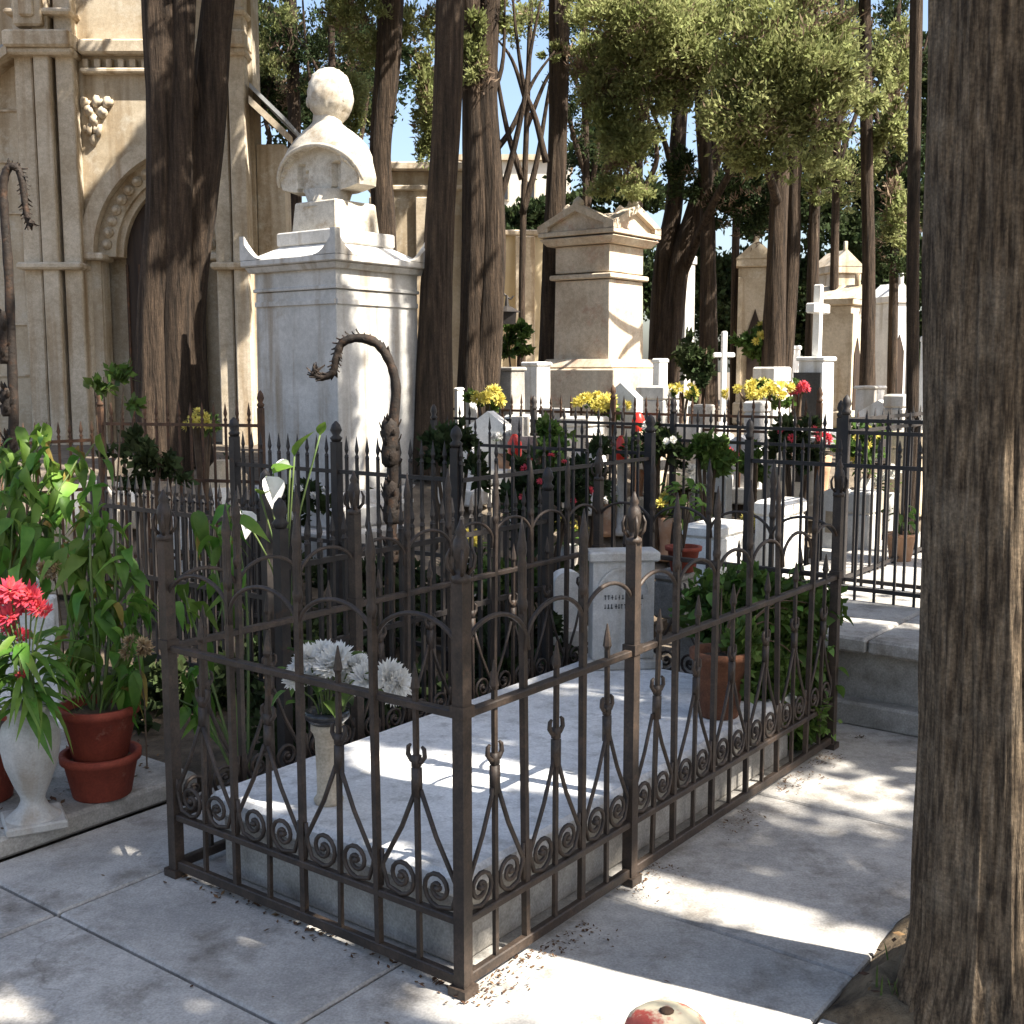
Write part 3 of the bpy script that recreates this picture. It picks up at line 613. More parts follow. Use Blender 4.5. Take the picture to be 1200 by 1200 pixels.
spear_railing('spear_railing', 'long black spear railing across the middle distance before the sunlit tombs', d0, d0+B*3.6, 1.14, 36, 'iron_black', (0,.33,.66,1), rails=(.1,.84,.93), thick=.013)
q0 = gr(985,684,.395)
spear_railing('spear_railing', 'black spear railing standing on the raised platform left of the big foreground trunk', q0+Vector((0,0,0)), q0-B*1.6, .92, 14, 'iron_black', (0,), base=.4, rails=(.03,.90,.97), thick=.013, post_w=.04)
spear_railing('spear_railing', 'black spear railing running back along the platform from the corner post', q0+A*.04, q0+A*1.5, .92, 11, 'iron_black', (1,), rails=(.03,.90,.97), thick=.013)
c0 = at(118,500,7.6); c1 = at(306,500,7.3); c0.z = c1.z = .2
spear_railing('rusty_railing', 'rusty brown spear railing in front of the chapel and twin trunks', c0, c1, 1.12, 14, 'iron_rust', (0,1), rails=(.12,.58,.9), thick=.013)
c2 = at(-30,520,7.0); c2.z = .2
spear_railing('rusty_railing', 'rusty spear railing behind the climbing plant at the left picture edge', c2, c0-Vector((.06,0,0)), 1.0, 10, 'iron_rust', (), rails=(.12,.58,.9), thick=.013)
c3 = at(170,590,6.2); c3.z = .1; c4 = at(330,590,6.0); c4.z = .1
spear_railing('rusty_railing', 'low dark railing just behind the left corner post of the near railing', c3, c4, .78, 18, 'iron_black', (1,), rails=(.2,.62,.9), thick=.012)

spear_railing('spear_railing', 'tight black railing close behind the left side of the near railing', pl(.62,1.34,.0), pl(2.25,1.34,.0), 1.0, 26, 'iron_black', (0,1), rails=(.12,.55,.86), thick=.014, post_w=.04)
spear_railing('spear_railing', 'tight dark railing between the left plants and the bust steps', pl(1.3,2.2,.03), pl(1.3,3.6,.03), .98, 22, 'iron_black', (0,), rails=(.12,.52,.86), thick=.014, post_w=.04)
spear_railing('spear_railing', 'short black railing on the platform between potted plant and sunlit chests', pl(3.55,.95,.39), pl(3.55,-.35,.39), .80, 13, 'iron_black', (0,1), rails=(.08,.86), thick=.012)
d1 = at(960,487,8.1); d1.z = .25
spear_railing('spear_railing', 'rusty brown railing just behind the long black railing in the middle distance', d1, d1+B*3.4, 1.08, 34, 'iron_rust', (0,.5,1), rails=(.1,.80,.9), thick=.012)
# iron crooks
def crook(name, label, base, top, pts, knots, m, r=.014):
    t = thing(name, label, 'iron crook', base); b = Vector(base)
    line = smooth_line([tuple(Vector(p)-b) for p in pts], 8)
    k = MB().tube([(0,0,0),(0,0,(Vector(pts[0])-b).z*.5)]+line, [r*1.0,r*.95]+[r*(.95-.4*i/len(line))*(1+.25*noise.noise(Vector((i*.37,r*90,2)))) for i in range(len(line))], 9).build('stem_rod', m, t, True)
    for (z0, z1, rr) in knots:
        h = z1-z0; x = line[0].x
        MB().lathe([(r,z0),(rr*.7,z0+h*.08),(rr*.75,z0+h*.3),(rr*.6,z0+h*.5),(rr*.75,z0+h*.7),(rr*.65,z0+h*.92),(r,z1)], 10, c=(x*.5,0,0)).build('collar', m, t, True)
    rsx = random.Random(4); lm_ = shared('iron_leaf'+m, lambda: leaf_raw(), m)
    for (z0, z1, rr) in knots:
        for q in range(16):
            a = q*2.4; zz_ = z0+(z1-z0)*q/16
            o = bpy.data.objects.new('iron_leaf', lm_); col.objects.link(o); o.parent = t; o.location = (line[0].x*.5+math.cos(a)*rr*.6, math.sin(a)*rr*.6, zz_); o.rotation_euler = leaf_rot((math.cos(a),math.sin(a),1.2)); o.scale = (.9,)*3
    for i in range(2, len(line)-1, 2):
        for s in (-1,1):
            d = (line[min(i+1,len(line)-1)]-line[i-1]).normalized(); n = Vector((d.z,0,-d.x))*s
            o = bpy.data.objects.new('iron_leaf', lm_); col.objects.link(o); o.parent = t; o.location = line[i]; o.rotation_euler = leaf_rot(n*.62+d*1.1+Vector((0,rsx.uniform(-.6,.6),0)), rsx.uniform(-.5,.5)); o.scale = (rsx.uniform(.7,1.1)*r/.026,)*3
    return t
def leaf_raw():
    b = MB()
    for i in range(5):
        t = i/4; wd = .020*math.sin(PI*min(.98,t**.7))+.002; b.v += [(-wd/2, .045*t, .012*t*t), (0, .045*t, .006+.010*t*t), (wd/2, .045*t, .012*t*t), (0,.045*t,-.003+.012*t*t)]
    for i in range(4):
        for j in range(4): b.f.append((i*4+j, i*4+(j+1) % 4, i*4+4+(j+1) % 4, i*4+4+j))
    b.f += [(3,2,1,0),(16,17,18,19)]; return b
Yc = 5.2; zb = at(458,800,Yc); zb.z = .06
crook('iron_crook', 'dark wrought iron crook with leaves hooking over in front of the bust pedestal', zb, None,
      [at(461,560,Yc),at(461,500,Yc),at(464,455,Yc),at(457,425,Yc),at(442,403,Yc),at(420,396,Yc),at(401,402,Yc),at(394,420,Yc),at(390,436,Yc),at(378,442,Yc),at(368,438,Yc),at(371,433,Yc)],
      [(.62,.74,.045),(.80,1.00,.052),(1.06,1.28,.058)], 'iron_crook', .026)
Yl = 4.9; zl = at(20,800,Yl); zl.z = .06
crook('iron_crook', 'tall dark wrought iron crook at the left picture edge before the chapel', zl, None,
      [at(16,480,Yl),at(13,400,Yl),at(10,320,Yl),at(5,250,Yl),at(4,215,Yl),at(10,197,Yl),at(20,197,Yl),at(26,212,Yl),at(29,235,Yl),at(32,255,Yl),at(37,265,Yl)],
      [(1.12,1.22,.03),(1.30,1.42,.04),(1.52,1.74,.040)], 'iron_crook', .022)
Yn = 10.2; zn = at(566,430,Yn); zn.z = ground_z(0,Yn)
crook('iron_crook', 'thin far iron crook from which a small lantern hangs beside the twisted trunk', zn, None, [at(563,380,Yn),at(566,355,Yn),at(575,343,Yn),at(587,342,Yn),at(597,350,Yn),at(602,347,Yn)], [], 'iron_black', .012)
ln_ = thing('hanging_lantern', 'small dark iron lantern hanging from the far crook', 'lantern', at(594,381,Yn))
MB().box((0,0,.06), (.15,.15,.10), taper=1.12).build('body', 'iron_black', ln_); MB().lathe([(.12,.112),(.06,.15),(.02,.165),(.01,.26)], 8).build('cap', 'iron_black', ln_)

# ------------------------------------------------------------------ bust monument
Yb = 8.75; bx = at(393,300,Yb).x
bmn = thing('bust_monument', 'grey marble pedestal with corner horns carrying a bust seen from behind', 'monument', (bx, Yb+.05, 0), PLOT)
def z_at(y, Y): return at(600, y, Y).z
zt = z_at(310, Yb-.6)
S = .86
MB().box((0,0,.22), (1.42,1.42,.44), bev=.02).build('lower_step', 'marble', bmn)
MB().box((0,0,.52), (1.2,1.2,.16), bev=.02).build('upper_step', 'marble', bmn)
MB().box((0,0,.64), (1.02,1.02,.10), taper=.93, bev=.01).build('plinth_moulding', 'marble', bmn)
MB().box((0,0,(.69+zt-.16)/2), (S,S,zt-.16-.69), taper=.985, bev=.006).build('shaft', 'marble', bmn)
MB().box((0,0,zt-.145), (S+.015,S+.015,.025), bev=.004).build('astragal', 'marble', bmn)
MB().box((0,0,zt-.075), (S-.01,S-.01,.115)).build('frieze', 'marble', bmn)
pn = z_at(352, Yb-.6)
for k, (dx, dy) in enumerate(((-1,0),(0,-1))):           # raised frame round the faces
    sx, sy = (.012, S-.02) if dx else (S-.02, .012)
    MB().box((dx*S/2, dy*S/2, pn), (sx+.004, sy, .035)).build('panel_moulding', 'marble', bmn)
MB().box((0,0,zt+.005), (S+.06,S+.06,.045), taper=1.04, bev=.006).build('cornice', 'marble', bmn)
MB().box((0,0,zt+.052), (S+.14,S+.14,.05), bev=.008).build('cornice_slab', 'marble', bmn)
W2 = (S+.14)/2
top = MB().box((0,0,zt+.14), (S+.06,S+.06,.13), taper=.55, bev=.006).build('hipped_cap', 'marble_white', bmn)
def horn():
    b = MB(); n = 8; z0 = zt+.076; q = .22
    vs = [(W2,W2,z0),(W2,W2,z0+.17)]
    L = [(W2-q*i/n, z0+.17*(1-math.sin(PI/2*i/n))**1.0+.004) for i in range(n+1)]
    # two curved wings meeting at the corner, 5 cm thick
    b.add([(x,W2,z0) for x,_ in L]+[(x,W2,z) for x,z in L]+[(x,W2-.05,z0) for x,_ in L]+[(x,W2-.05,z) for x,z in L],
          [f for i in range(n) for f in ((i,i+1,n+2+i,n+1+i),(2*n+2+i,3*n+3+i,3*n+4+i,2*n+3+i),(n+1+i,n+2+i,3*n+4+i,3*n+3+i))]+[(0,n+1,3*n+3,2*n+2)])
    b.add([(W2+.001,y,z0) for y,_ in L]+[(W2+.001,y,z) for y,z in L]+[(W2-.05,y,z0) for y,_ in L]+[(W2-.05,y,z) for y,z in L],
          [f for i in range(n) for f in ((i,i+1,n+2+i,n+1+i),(2*n+2+i,3*n+3+i,3*n+4+i,2*n+3+i),(n+1+i,n+2+i,3*n+4+i,3*n+3+i))]+[(0,n+1,3*n+3,2*n+2)])
    return b
hm = horn().mesh('acroterion', 'marble')
for k in range(4): link('acroterion', hm, bmn, (0,0,0), k*PI/2)
zs = zt+.20
MB().box((0,0,zs+.03), (.62,.62,.10), bev=.01).build('socle_base', 'marble', bmn)
zq = z_at(238, Yb)
MB().box((0,0,(zs+.07+zq)/2), (.46,.46,zq-zs-.07), taper=.92, bev=.01).build('socle', 'bust_stone', bmn)
# bust: cloaked shoulders, seen from behind and a little to the right
sh_top, sh_bot = z_at(143, Yb), z_at(220, Yb); hh = sh_top-sh_bot
b = MB(); n = 40; prof = [(-.06,.26,.15),(.0,.345,.20),(.12,.355,.21),(.30,.345,.21),(.48,.33,.205),(.62,.295,.19),(.75,.245,.165),(.86,.18,.14),(.94,.125,.118),(1.0,.095,.10),(1.16,.085,.092)]
vs = []
n = 80; fine_ = []
for i in range(len(prof)-1):
    for q in range(5): f = q/5; fine_.append(tuple(prof[i][j]*(1-f)+prof[i+1][j]*f for j in range(3)))
prof = fine_+[prof[-1]]
for (t, rx, ry) in prof:
    for k in range(n):
        a = 2*PI*k/n; c, s = math.cos(a), math.sin(a); e = 2.5
        X = rx*abs(c)**(2/e)*(1 if c >= 0 else -1); Y = ry*abs(s)**(2/e)*(1 if s >= 0 else -1)
        fold = 1+.035*math.sin(a*7+t*5)*(1-t)
        X *= fold*1.08; Y *= fold
        if Y < 0 and t < .60-(X/.40)**2*.62: Y = max(Y, -.115)
        if Y < 0 and t < .34 and .12 < abs(X) < .19: Y = max(Y, -.075)
        vs.append((X, Y, sh_bot+hh*t))
fs = [(i*n+k, i*n+(k+1) % n, (i+1)*n+(k+1) % n, (i+1)*n+k) for i in range(len(prof)-1) for k in range(n)]+[tuple(range(n-1,-1,-1)), tuple((len(prof)-1)*n+k for k in range(n))]
b.add(vs, fs)
bust = b.build('bust', 'bust_stone', bmn, False, loc=(-.03,.04,0), rz=-1.40)
# collar roll of the cloak over the shoulders
cr = MB(); pts = []
for i in range(25):
    a = PI*i/24; pts.append((.375*math.cos(a), -.10-.095*math.sin(a), sh_bot+hh*(.04+.56*math.sin(a))))
cr.tube(pts, [.010]+[.017]*23+[.010], 8).build('cloak_collar', 'bust_stone', bust, True)
MB().tube([(0,0,sh_bot-.15),(0,0,sh_bot-.11),(0,0,sh_bot-.02)], [.20,.15,.18], 16).build('stand', 'bust_stone', bust, True)
hz = z_at(112, Yb); hb = MB(); vs = []; n = 48; hm_ = 34
for i in range(hm_+1):
    ph = PI*i/hm_-PI/2
    for k in range(n):
        a = 2*PI*k/n; x, y, z = math.cos(ph)*math.cos(a), math.cos(ph)*math.sin(a), math.sin(ph)
        r = 1+.03*noise.noise(Vector((x*4,y*4,z*4)))
        if y < .35 and z > -.45: r += .03+.07*noise.noise(Vector((x*7,y*7,z*3.5+9)))+.02*noise.noise(Vector((x*16,y*16,z*8)))
        if z < 0: x *= 1+.10*z; y = y*(1+.02*z)
        if y > .2 and -.45 < z < .25: y += .10*math.exp(-((x/.22)**2))*(1-abs(z+.12)/.4 if abs(z+.12) < .4 else 0)   # nose, turned away
        vs.append((x*.158*r, y*.185*r, z*.205*r))
fs = [(i*n+k, i*n+(k+1) % n, (i+1)*n+(k+1) % n, (i+1)*n+k) for i in range(hm_) for k in range(n)]; hb.add(vs, fs)
hd = hb.build('head', 'bust_stone', bust, True, loc=(.015,.03,hz))
for sx in (-1,1): MB().lathe([(.004,-.045),(.022,-.03),(.027,0),(.024,.025),(.006,.04)], 10, c=(sx*.158,-.01,-.02+hz), sx=.6).build('ear', 'bust_stone', bust, True)

# ------------------------------------------------------------------ pedimented pedestal
Yp = 11.5; px_ = at(717,300,Yp).x
px_ -= .09
pd = thing('pediment_pedestal', 'tall sandstone pedestal with small pediments and corner knobs, right side in full sun', 'monument', (px_, Yp+.4, .8), PLOT)
def zp(y): return at(600, y, Yp).z-.8
Wp = .66
MB().box((0,0,.12), (1.16,1.16,.30), bev=.02).build('base_step', 'sandstone', pd)
MB().box((0,0,(.27+zp(432))/2), (.98,.98,zp(432)-.27), bev=.015).build('base_block', 'sandstone', pd)
MB().box((0,0,zp(426)), (.90,.90,.09), taper=.88, bev=.012).build('base_moulding', 'sandstone', pd)
MB().box((0,0,(zp(423)+zp(327))/2), (Wp,Wp,zp(327)-zp(423)), taper=.97, bev=.006).build('shaft', 'sandstone', pd)
MB().box((0,0,zp(323)), (Wp+.07,Wp+.07,.05), bev=.01).build('necking', 'sandstone', pd)
MB().box((0,0,(zp(318)+zp(286))/2), (Wp-.02,Wp-.02,zp(286)-zp(318)), bev=.005).build('frieze', 'sandstone', pd)
MB().box((0,0,zp(281)), (Wp+.12,Wp+.12,.07), taper=1.12, bev=.008).build('cornice', 'sandstone', pd)
Wc = Wp+.24; z0 = zp(276)+.012; ph = zp(250)-z0
MB().box((0,0,z0+.02), (Wc,Wc,.045), bev=.006).build('cornice_slab', 'sandstone', pd)
tri = MB(); z1 = z0+.045
for rz_ in (0, PI/2):
    r_ = MB().prism([(-Wc/2+.03,z1),(Wc/2-.03,z1),(0,z1+ph)], -Wc/2+.05+rz_*.003, Wc/2-.05-rz_*.003)
    ca, sa = math.cos(rz_), math.sin(rz_); tri.add([(x*ca-y*sa, x*sa+y*ca, z+rz_*.001) for x,y,z in r_.v], r_.f)
tri.build('pediment_roof', 'sandstone', pd)
for k in range(4):
    g = MB()
    g.band([(-Wc/2,z1),(0,z1+ph*.92),(Wc/2,z1)], [(-Wc/2,z1+.06),(0,z1+ph*1.0+.06),(Wc/2,z1+.06)], -Wc/2-.002*k, -Wc/2+.12)
    g.build('raking_cornice', 'sandstone', pd, rz=k*PI/2)
    MB().lathe([(.05,0),(.06,.03),(.05,.06),(.02,.09),(.004,.10)], 8, c=(0,-Wc/2+.06,z1+ph+.03)).build('acroterion', 'sandstone', pd, True, rz=k*PI/2)

# ------------------------------------------------------------------ chapel
Yk = 12.0
def kx(x): return at(x, 437, Yk).x
def kz(y): return at(600, y, Yk).z
X0 = kx(185)
ch = thing('gothic_chapel', 'weathered ochre stone gothic chapel with pointed portal behind the twin trunks', 'chapel', (X0, Yk, .8), 0)
def lx(x): return kx(x)-X0
def lz(y): return kz(y)-.8
top = lz(-140)
# wall with a pointed opening: left part, right part and the spandrels
NARC = 14
def garc(R, cxl, cxr, zc, n=NARC):           # pointed arch line from left spring to right spring
    out = []
    half = (lx(241)-lx(190)); apex = math.acos(half/R)
    for i in range(n+1): a = PI-apex*0-(PI-(PI-apex))*0; t = i/n; ang = PI-t*apex; out.append((cxl+R*math.cos(ang), zc+R*math.sin(ang)))
    for i in range(1, n+1): t = i/n; ang = apex-t*apex; out.append((cxr+R*math.cos(ang), zc+R*math.sin(ang)))
    return out
k_ = Yk/FPX; cxl, cxr, zc = lx(241), lx(139), lz(300)
R0, R1, R2 = 101*k_, 122*k_, 138*k_
opening = garc(R2, cxl, cxr, zc)
def wall_above(line, y0, y1, zt_):
    b = MB(); b.band(line, [(x, zt_) for x, z in line], y0, y1); return b
wall_above(opening, .0, .35, top).build('spandrel_wall', 'limestone', ch)
MB().box(((lx(-160)+opening[0][0])/2, .175, (top-.8)/2), (opening[0][0]-lx(-160), .35, top+.8)).build('wall', 'limestone', ch)
MB().box(((lx(305)+opening[-1][0])/2, .175, (top-.8)/2), (lx(305)-opening[-1][0], .35, top+.8)).build('wall', 'limestone', ch)
MB().band(garc(R1,cxl,cxr,zc), garc(R2,cxl,cxr,zc), -.07, .30).build('outer_archivolt', 'limestone_pale', ch)
MB().band(garc(R0,cxl,cxr,zc), garc(R1,cxl,cxr,zc), .06, .34).build('carved_archivolt', 'limestone', ch)
MB().band(garc(R0-.06,cxl,cxr,zc), garc(R0,cxl,cxr,zc), .12, .335).build('inner_archivolt', 'limestone_pale', ch)
am = shared('carved_rosette', lambda: MB().lathe([(.055,0),(.05,.03),(.025,.035),(.03,.055),(.005,.06)], 9), 'limestone_pale', True)
ln2 = garc((R0+R1)/2,cxl,cxr,zc,9)
for p in ln2[1:-1]:
    o = link('carved_rosette', am, ch, (p[0], .06, p[1])); o.rotation_euler = (PI/2,0,0)
for s, xx in ((-1, opening[0][0]), (1, opening[-1][0])):           # jambs with slim shafts
    MB().box((xx-s*.10, .15, (zc-.8)/2), (.16,.26,zc+.8)).build('jamb', 'limestone', ch)
    for q in (.05,.15): MB().tube([(xx-s*q,-.01+q*.6,-.75),(xx-s*q,-.01+q*.6,zc-.02)], .035, 10).build('jamb_shaft', 'limestone_pale', ch, True)
    MB().box((xx-s*.10, .06, zc-.01), (.30,.34,.07), bev=.015).build('impost', 'limestone_pale', ch)
dl = garc(R0-.05,cxl,cxr,zc)
door = MB().band(dl, [(x,-.78) for x,z in dl], .22, .28).build('door', 'door_dark', ch)
for i in range(7): MB().box((lx(146)+i*(lx(234)-lx(146))/6, .21, .55), (.022,.022,2.6)).build('door_grille_bar', 'iron_rust', door)
# pilaster strips
for (xa, xb, d) in ((42,62,.16),(66,84,.22),(88,108,.16),(262,280,.16),(283,301,.22)):
    MB().box(((lx(xa)+lx(xb))/2, -d/2, (top-.8)/2), (lx(xb)-lx(xa), d, top+.8), bev=.02).build('pilaster', 'limestone_pale', ch)
for (xa, xb) in ((38,112),(258,305)):
    for (y, h, d) in ((314,.07,.30),(55,.16,.36),(68,.07,.31),(22,.06,.3)):
        MB().box(((lx(xa)+lx(xb))/2, -d/2+.02, lz(y)), (lx(xb)-lx(xa), d, h), bev=.02).build('string_course', 'limestone_pale', ch)
MB().box(((lx(112)+lx(258))/2, -.06, lz(58)), (lx(258)-lx(112)-.01, .16, .14), bev=.02).build('cornice', 'limestone_pale', ch)
MB().box(((lx(112)+lx(258))/2, -.05, lz(85)), (lx(258)-lx(112)-.01, .10, .05), bev=.015).build('corbel_band', 'limestone_pale', ch)
for i in range(11): MB().box((lx(118)+i*(lx(252)-lx(118))/10, -.03, lz(76)), (.06,.08,.09), bev=.01).build('corbel', 'limestone_pale', ch)
MB().box((lx(65), -.14, lz(14)), (.28,.30,.42), bev=.02).build('upper_panel', 'limestone', ch)
MB().box((lx(65), -.30, lz(14)), (.14,.05,.26), bev=.02).build('panel_boss', 'limestone_pale', ch)
# carved finial knob above the arch spandrel
for xx in (125,245):
    for (dx_, dz_) in ((0,.16),(-.07,.06),(.07,.05),(0,-.03),(-.05,-.12),(.05,-.13),(0,-.22),(-.12,.14),(.11,.15)):
        o = link('carved_rosette', am, ch, (lx(xx)+dx_, -.005, lz(138)+dz_)); o.rotation_euler = (PI/2+dz_,dx_*4,dz_*9); o.scale = (1.0,1.2,1.3)
# side roofs
def rake(pa, pb, y0, y1, th, nm, m):
    a, b_ = (lx(pa[0]), lz(pa[1])), (lx(pb[0]), lz(pb[1])); MB().band([a, b_], [(a[0],a[1]+th),(b_[0],b_[1]+th)], y0, y1).build(nm, m, ch)
rake((-90,170),(41,72),-.30,.2,.09,'gable_coping','limestone_pale'); rake((-90,155),(41,60),-.24,1.2,.05,'side_roof','roof_slate')
rake((306,128),(345,166),-.25,.2,.08,'gable_coping','limestone_pale'); rake((306,108),(345,148),-.20,1.2,.05,'side_roof','roof_slate')
MB().box(((lx(306)+lx(338))/2, .2, (lz(168)-.8)/2), (lx(338)-lx(306), .30, lz(168)+.8)).build('wing_wall', 'limestone', ch)
MB().box(((lx(-160)+lx(262))/2, .9, top/2-.4), (lx(262)-lx(-160), 1.08, top+.8)).build('nave_wall', 'limestone', ch)
# coursing: recessed joints shown by thin proud courses on the plain wall left of the portal
for (y) in (250,190,130,380,440):
    MB().box(((lx(-100)+lx(37))/2, -.008, lz(y)), (lx(37)-lx(-100), .03, .02)).build('course_line', 'limestone_pale', ch)

# ------------------------------------------------------------------ things in the middle distance
def block(name, label, cat, x0, x1, y0, y1, Y, m, depth=.4, rz=PLOT, zb=None, style='stele', group=None):
    cx = (x0+x1)/2; p = at(cx, y0, Y); zt_ = at(cx, y0, Y).z; zb_ = ground_z(0, Y)-.02 if zb is None else zb
    wd = (x1-x0)/FPX*Y
    t = thing(name, label, cat, (p.x, Y, zb_), rz, group); h = zt_-zb_
    k = wd/(abs(math.cos(rz))+abs(math.sin(rz))*depth)
    dx, dy = k, k*depth
    if style == 'stele':
        MB().box((0,0,h*.10), (dx*1.35,dy*1.35,h*.20), bev=.015).build('base', m, t)
        MB().box((0,0,h*.58), (dx,dy,h*.76), taper=.95, bev=.012).build('body', m, t)
        MB().box((0,0,h*.975), (dx*1.1,dy*1.1,h*.05), bev=.01).build('cap', m, t)
    elif style == 'cross':
        MB().box((0,0,h*.07), (dx*.9,dx*.9,h*.14), bev=.015).build('base', m, t)
        MB().box((0,0,h*.19), (dx*.6,dx*.6,h*.10), taper=.8, bev=.01).build('pedestal', m, t)
        w_ = dx*.24; MB().box((0,0,h*.62), (w_,w_,h*.76), bev=.01).build('shaft', m, t); 
        for s in (-1,1): MB().box((s*(w_*.5+dx*.19),0,h*.80), (dx*.38,w_*.94,w_), bev=.01).build('arm', m, t)
    elif style == 'house':
        MB().box((0,0,h*.06), (dx*1.12,dy*1.12,h*.12), bev=.02).build('plinth', m, t)
        MB().box((0,0,h*.48), (dx*.96,dy*.96,h*.72), bev=.01).build('wall', m, t)
        for sx in (-1,1): MB().box((sx*dx*.42,-dy*.49,h*.43), (dx*.12,.05,h*.715), bev=.008).build('pilaster', m, t)
        MB().box((0,0,h*.865), (dx*1.1,dy*1.1,h*.05), bev=.015).build('cornice', m, t)
        MB().prism([(-dx*.56,h*.885),(dx*.56,h*.885),(0,h*.985)], -dy*.56, dy*.56).build('pediment', m, t)
        MB().prism([(-dx*.2,h*.12),(dx*.2,h*.12),(dx*.2,h*.50),(0,h*.62),(-dx*.2,h*.50)], -dy*.484-.012, -dy*.47).build('door', 'door_dark', t)
        MB().box((0,-dy*.45,h), (.06,.06,.22), bev=.01).build('finial', m, t, True)
    elif style == 'slab':
        MB().box((0,0,h*.40), (dx*.94,dy*.94,h*.80), bev=.012).build('base', m, t)
        MB().box((0,0,h*.90), (dx,dy,h*.20), bev=.015).build('lid', m, t)
    return t
block('stone_cross', 'white stone cross on a stepped base behind the long railing', 'cross', 836,862,388,0,10.6,'marble_white',style='cross',rz=.1)
tc = block('cross_tomb', 'white stele with a dark plaque on its front, topped by a tall cross', 'tomb', 934,980,418,0,10.8,'marble_white',depth=.9)
hh_ = at(957,418,10.8).z-tc.location.z
MB().box((-.205,0,hh_*.58), (.02,.26,hh_*.5)).build('dark_plaque', 'granite_dark', tc)
MB().box((0,0,hh_+.33), (.07,.07,.66), bev=.01).build('cross_shaft', 'marble_white', tc)
for s in (-1,1): MB().box((s*.115,0,hh_+.44), (.14,.085,.09), bev=.01).build('cross_arm', 'marble_white', tc)
block('mausoleum', 'tan stone mausoleum with white roof behind the cross topped stele', 'mausoleum', 952,1016,332,0,15,'limestone_pale',depth=1.1,style='house',rz=PLOT)
block('mausoleum', 'narrow cream mausoleum seen between the far thin trunks at right', 'mausoleum', 1024,1066,330,0,17,'marble_white',depth=1.2,style='house',rz=.3)
block('mausoleum', 'shaded brown mausoleum with dark doorway behind the upright far trunks', 'mausoleum', 862,912,280,0,16,'limestone',depth=1.2,style='house',rz=-.2)
block('mausoleum', 'far stone tomb house under the trees left of the thin dark trunk', 'mausoleum', 958,1004,292,0,22,'limestone_pale',depth=1.2,style='house',rz=.2)
block('grave_pillar', 'grey stone pillar seen behind the leaning trunk', 'pillar', 786,816,300,0,14.5,'marble',depth=.9)
block('grave_pillar', 'narrow white pillar beside the big foreground trunk', 'pillar', 1078,1094,394,0,9.5,'marble_white',depth=.8)
for (x0,x1,y0,Y,m,dp,sty,lb) in [
  (612,646,424,10.5,'marble_white',.8,'stele','bright white gravestone left of the pedimented pedestal'),
  (580,616,430,10.2,'stone_grey',.9,'stele','grey square gravestone below the hanging lantern'),
  (532,544,454,9.6,'marble_white',.5,'stele','small white gravestone at the foot of the twisted trunk, left one'),
  (545,560,461,9.4,'marble_white',.5,'stele','small white gravestone at the foot of the twisted trunk, right one'),
  (764,784,420,10.4,'marble_white',.5,'stele','slim white gravestone just right of the pedimented pedestal'),
  (744,800,452,10.0,'marble',.9,'slab','wide pale tomb chest at the foot of the pedimented pedestal'),
  (805,840,474,9.4,'stone_grey',.8,'slab','low grey tomb chest left of the white cross'),
  (880,930,430,11.6,'marble_white',.6,'slab','white tomb chest under the right shrub'),
  (870,905,470,9.6,'marble',.8,'slab','grey tomb chest below the yellow flowers'),
  (1034,1070,462,9.2,'marble',.9,'slab','pale tomb chest close to the foreground trunk'),
  (1000,1040,452,10.2,'marble',.7,'stele','grey gravestone below the tan mausoleum'),
  (915,940,405,12.6,'marble_white',.6,'stele','white gravestone left of the cross topped stele'),
  (655,715,488,9.0,'marble',.8,'slab','grey tomb chest below the yellow flowers of the pedestal'),
  (590,640,486,8.9,'marble_white',.8,'slab','white tomb chest behind the railing left of the pedestal'),
  (738,785,506,8.6,'limestone_pale',.7,'slab','tan tomb chest low behind the middle of the long railing'),
  (985,1040,575,7.6,'marble',.7,'slab','pale grave chest behind the platform railing'),
  (1040,1100,505,8.4,'limestone_pale',.8,'slab','beige grave chest behind the platform railing at right')]:
    block('gravestone' if sty == 'stele' else 'tomb_chest', lb, 'gravestone' if sty == 'stele' else 'tomb', x0,x1,y0,0,Y,m,depth=dp,style=sty)
ORD = ['first','second','third','fourth','fifth','sixth','seventh','eighth','ninth','tenth','eleventh','twelfth','thirteenth','fourteenth','fifteenth','sixteenth']
rg_ = random.Random(66); XS = sorted(rg_.uniform(535,1060) for _ in range(14))
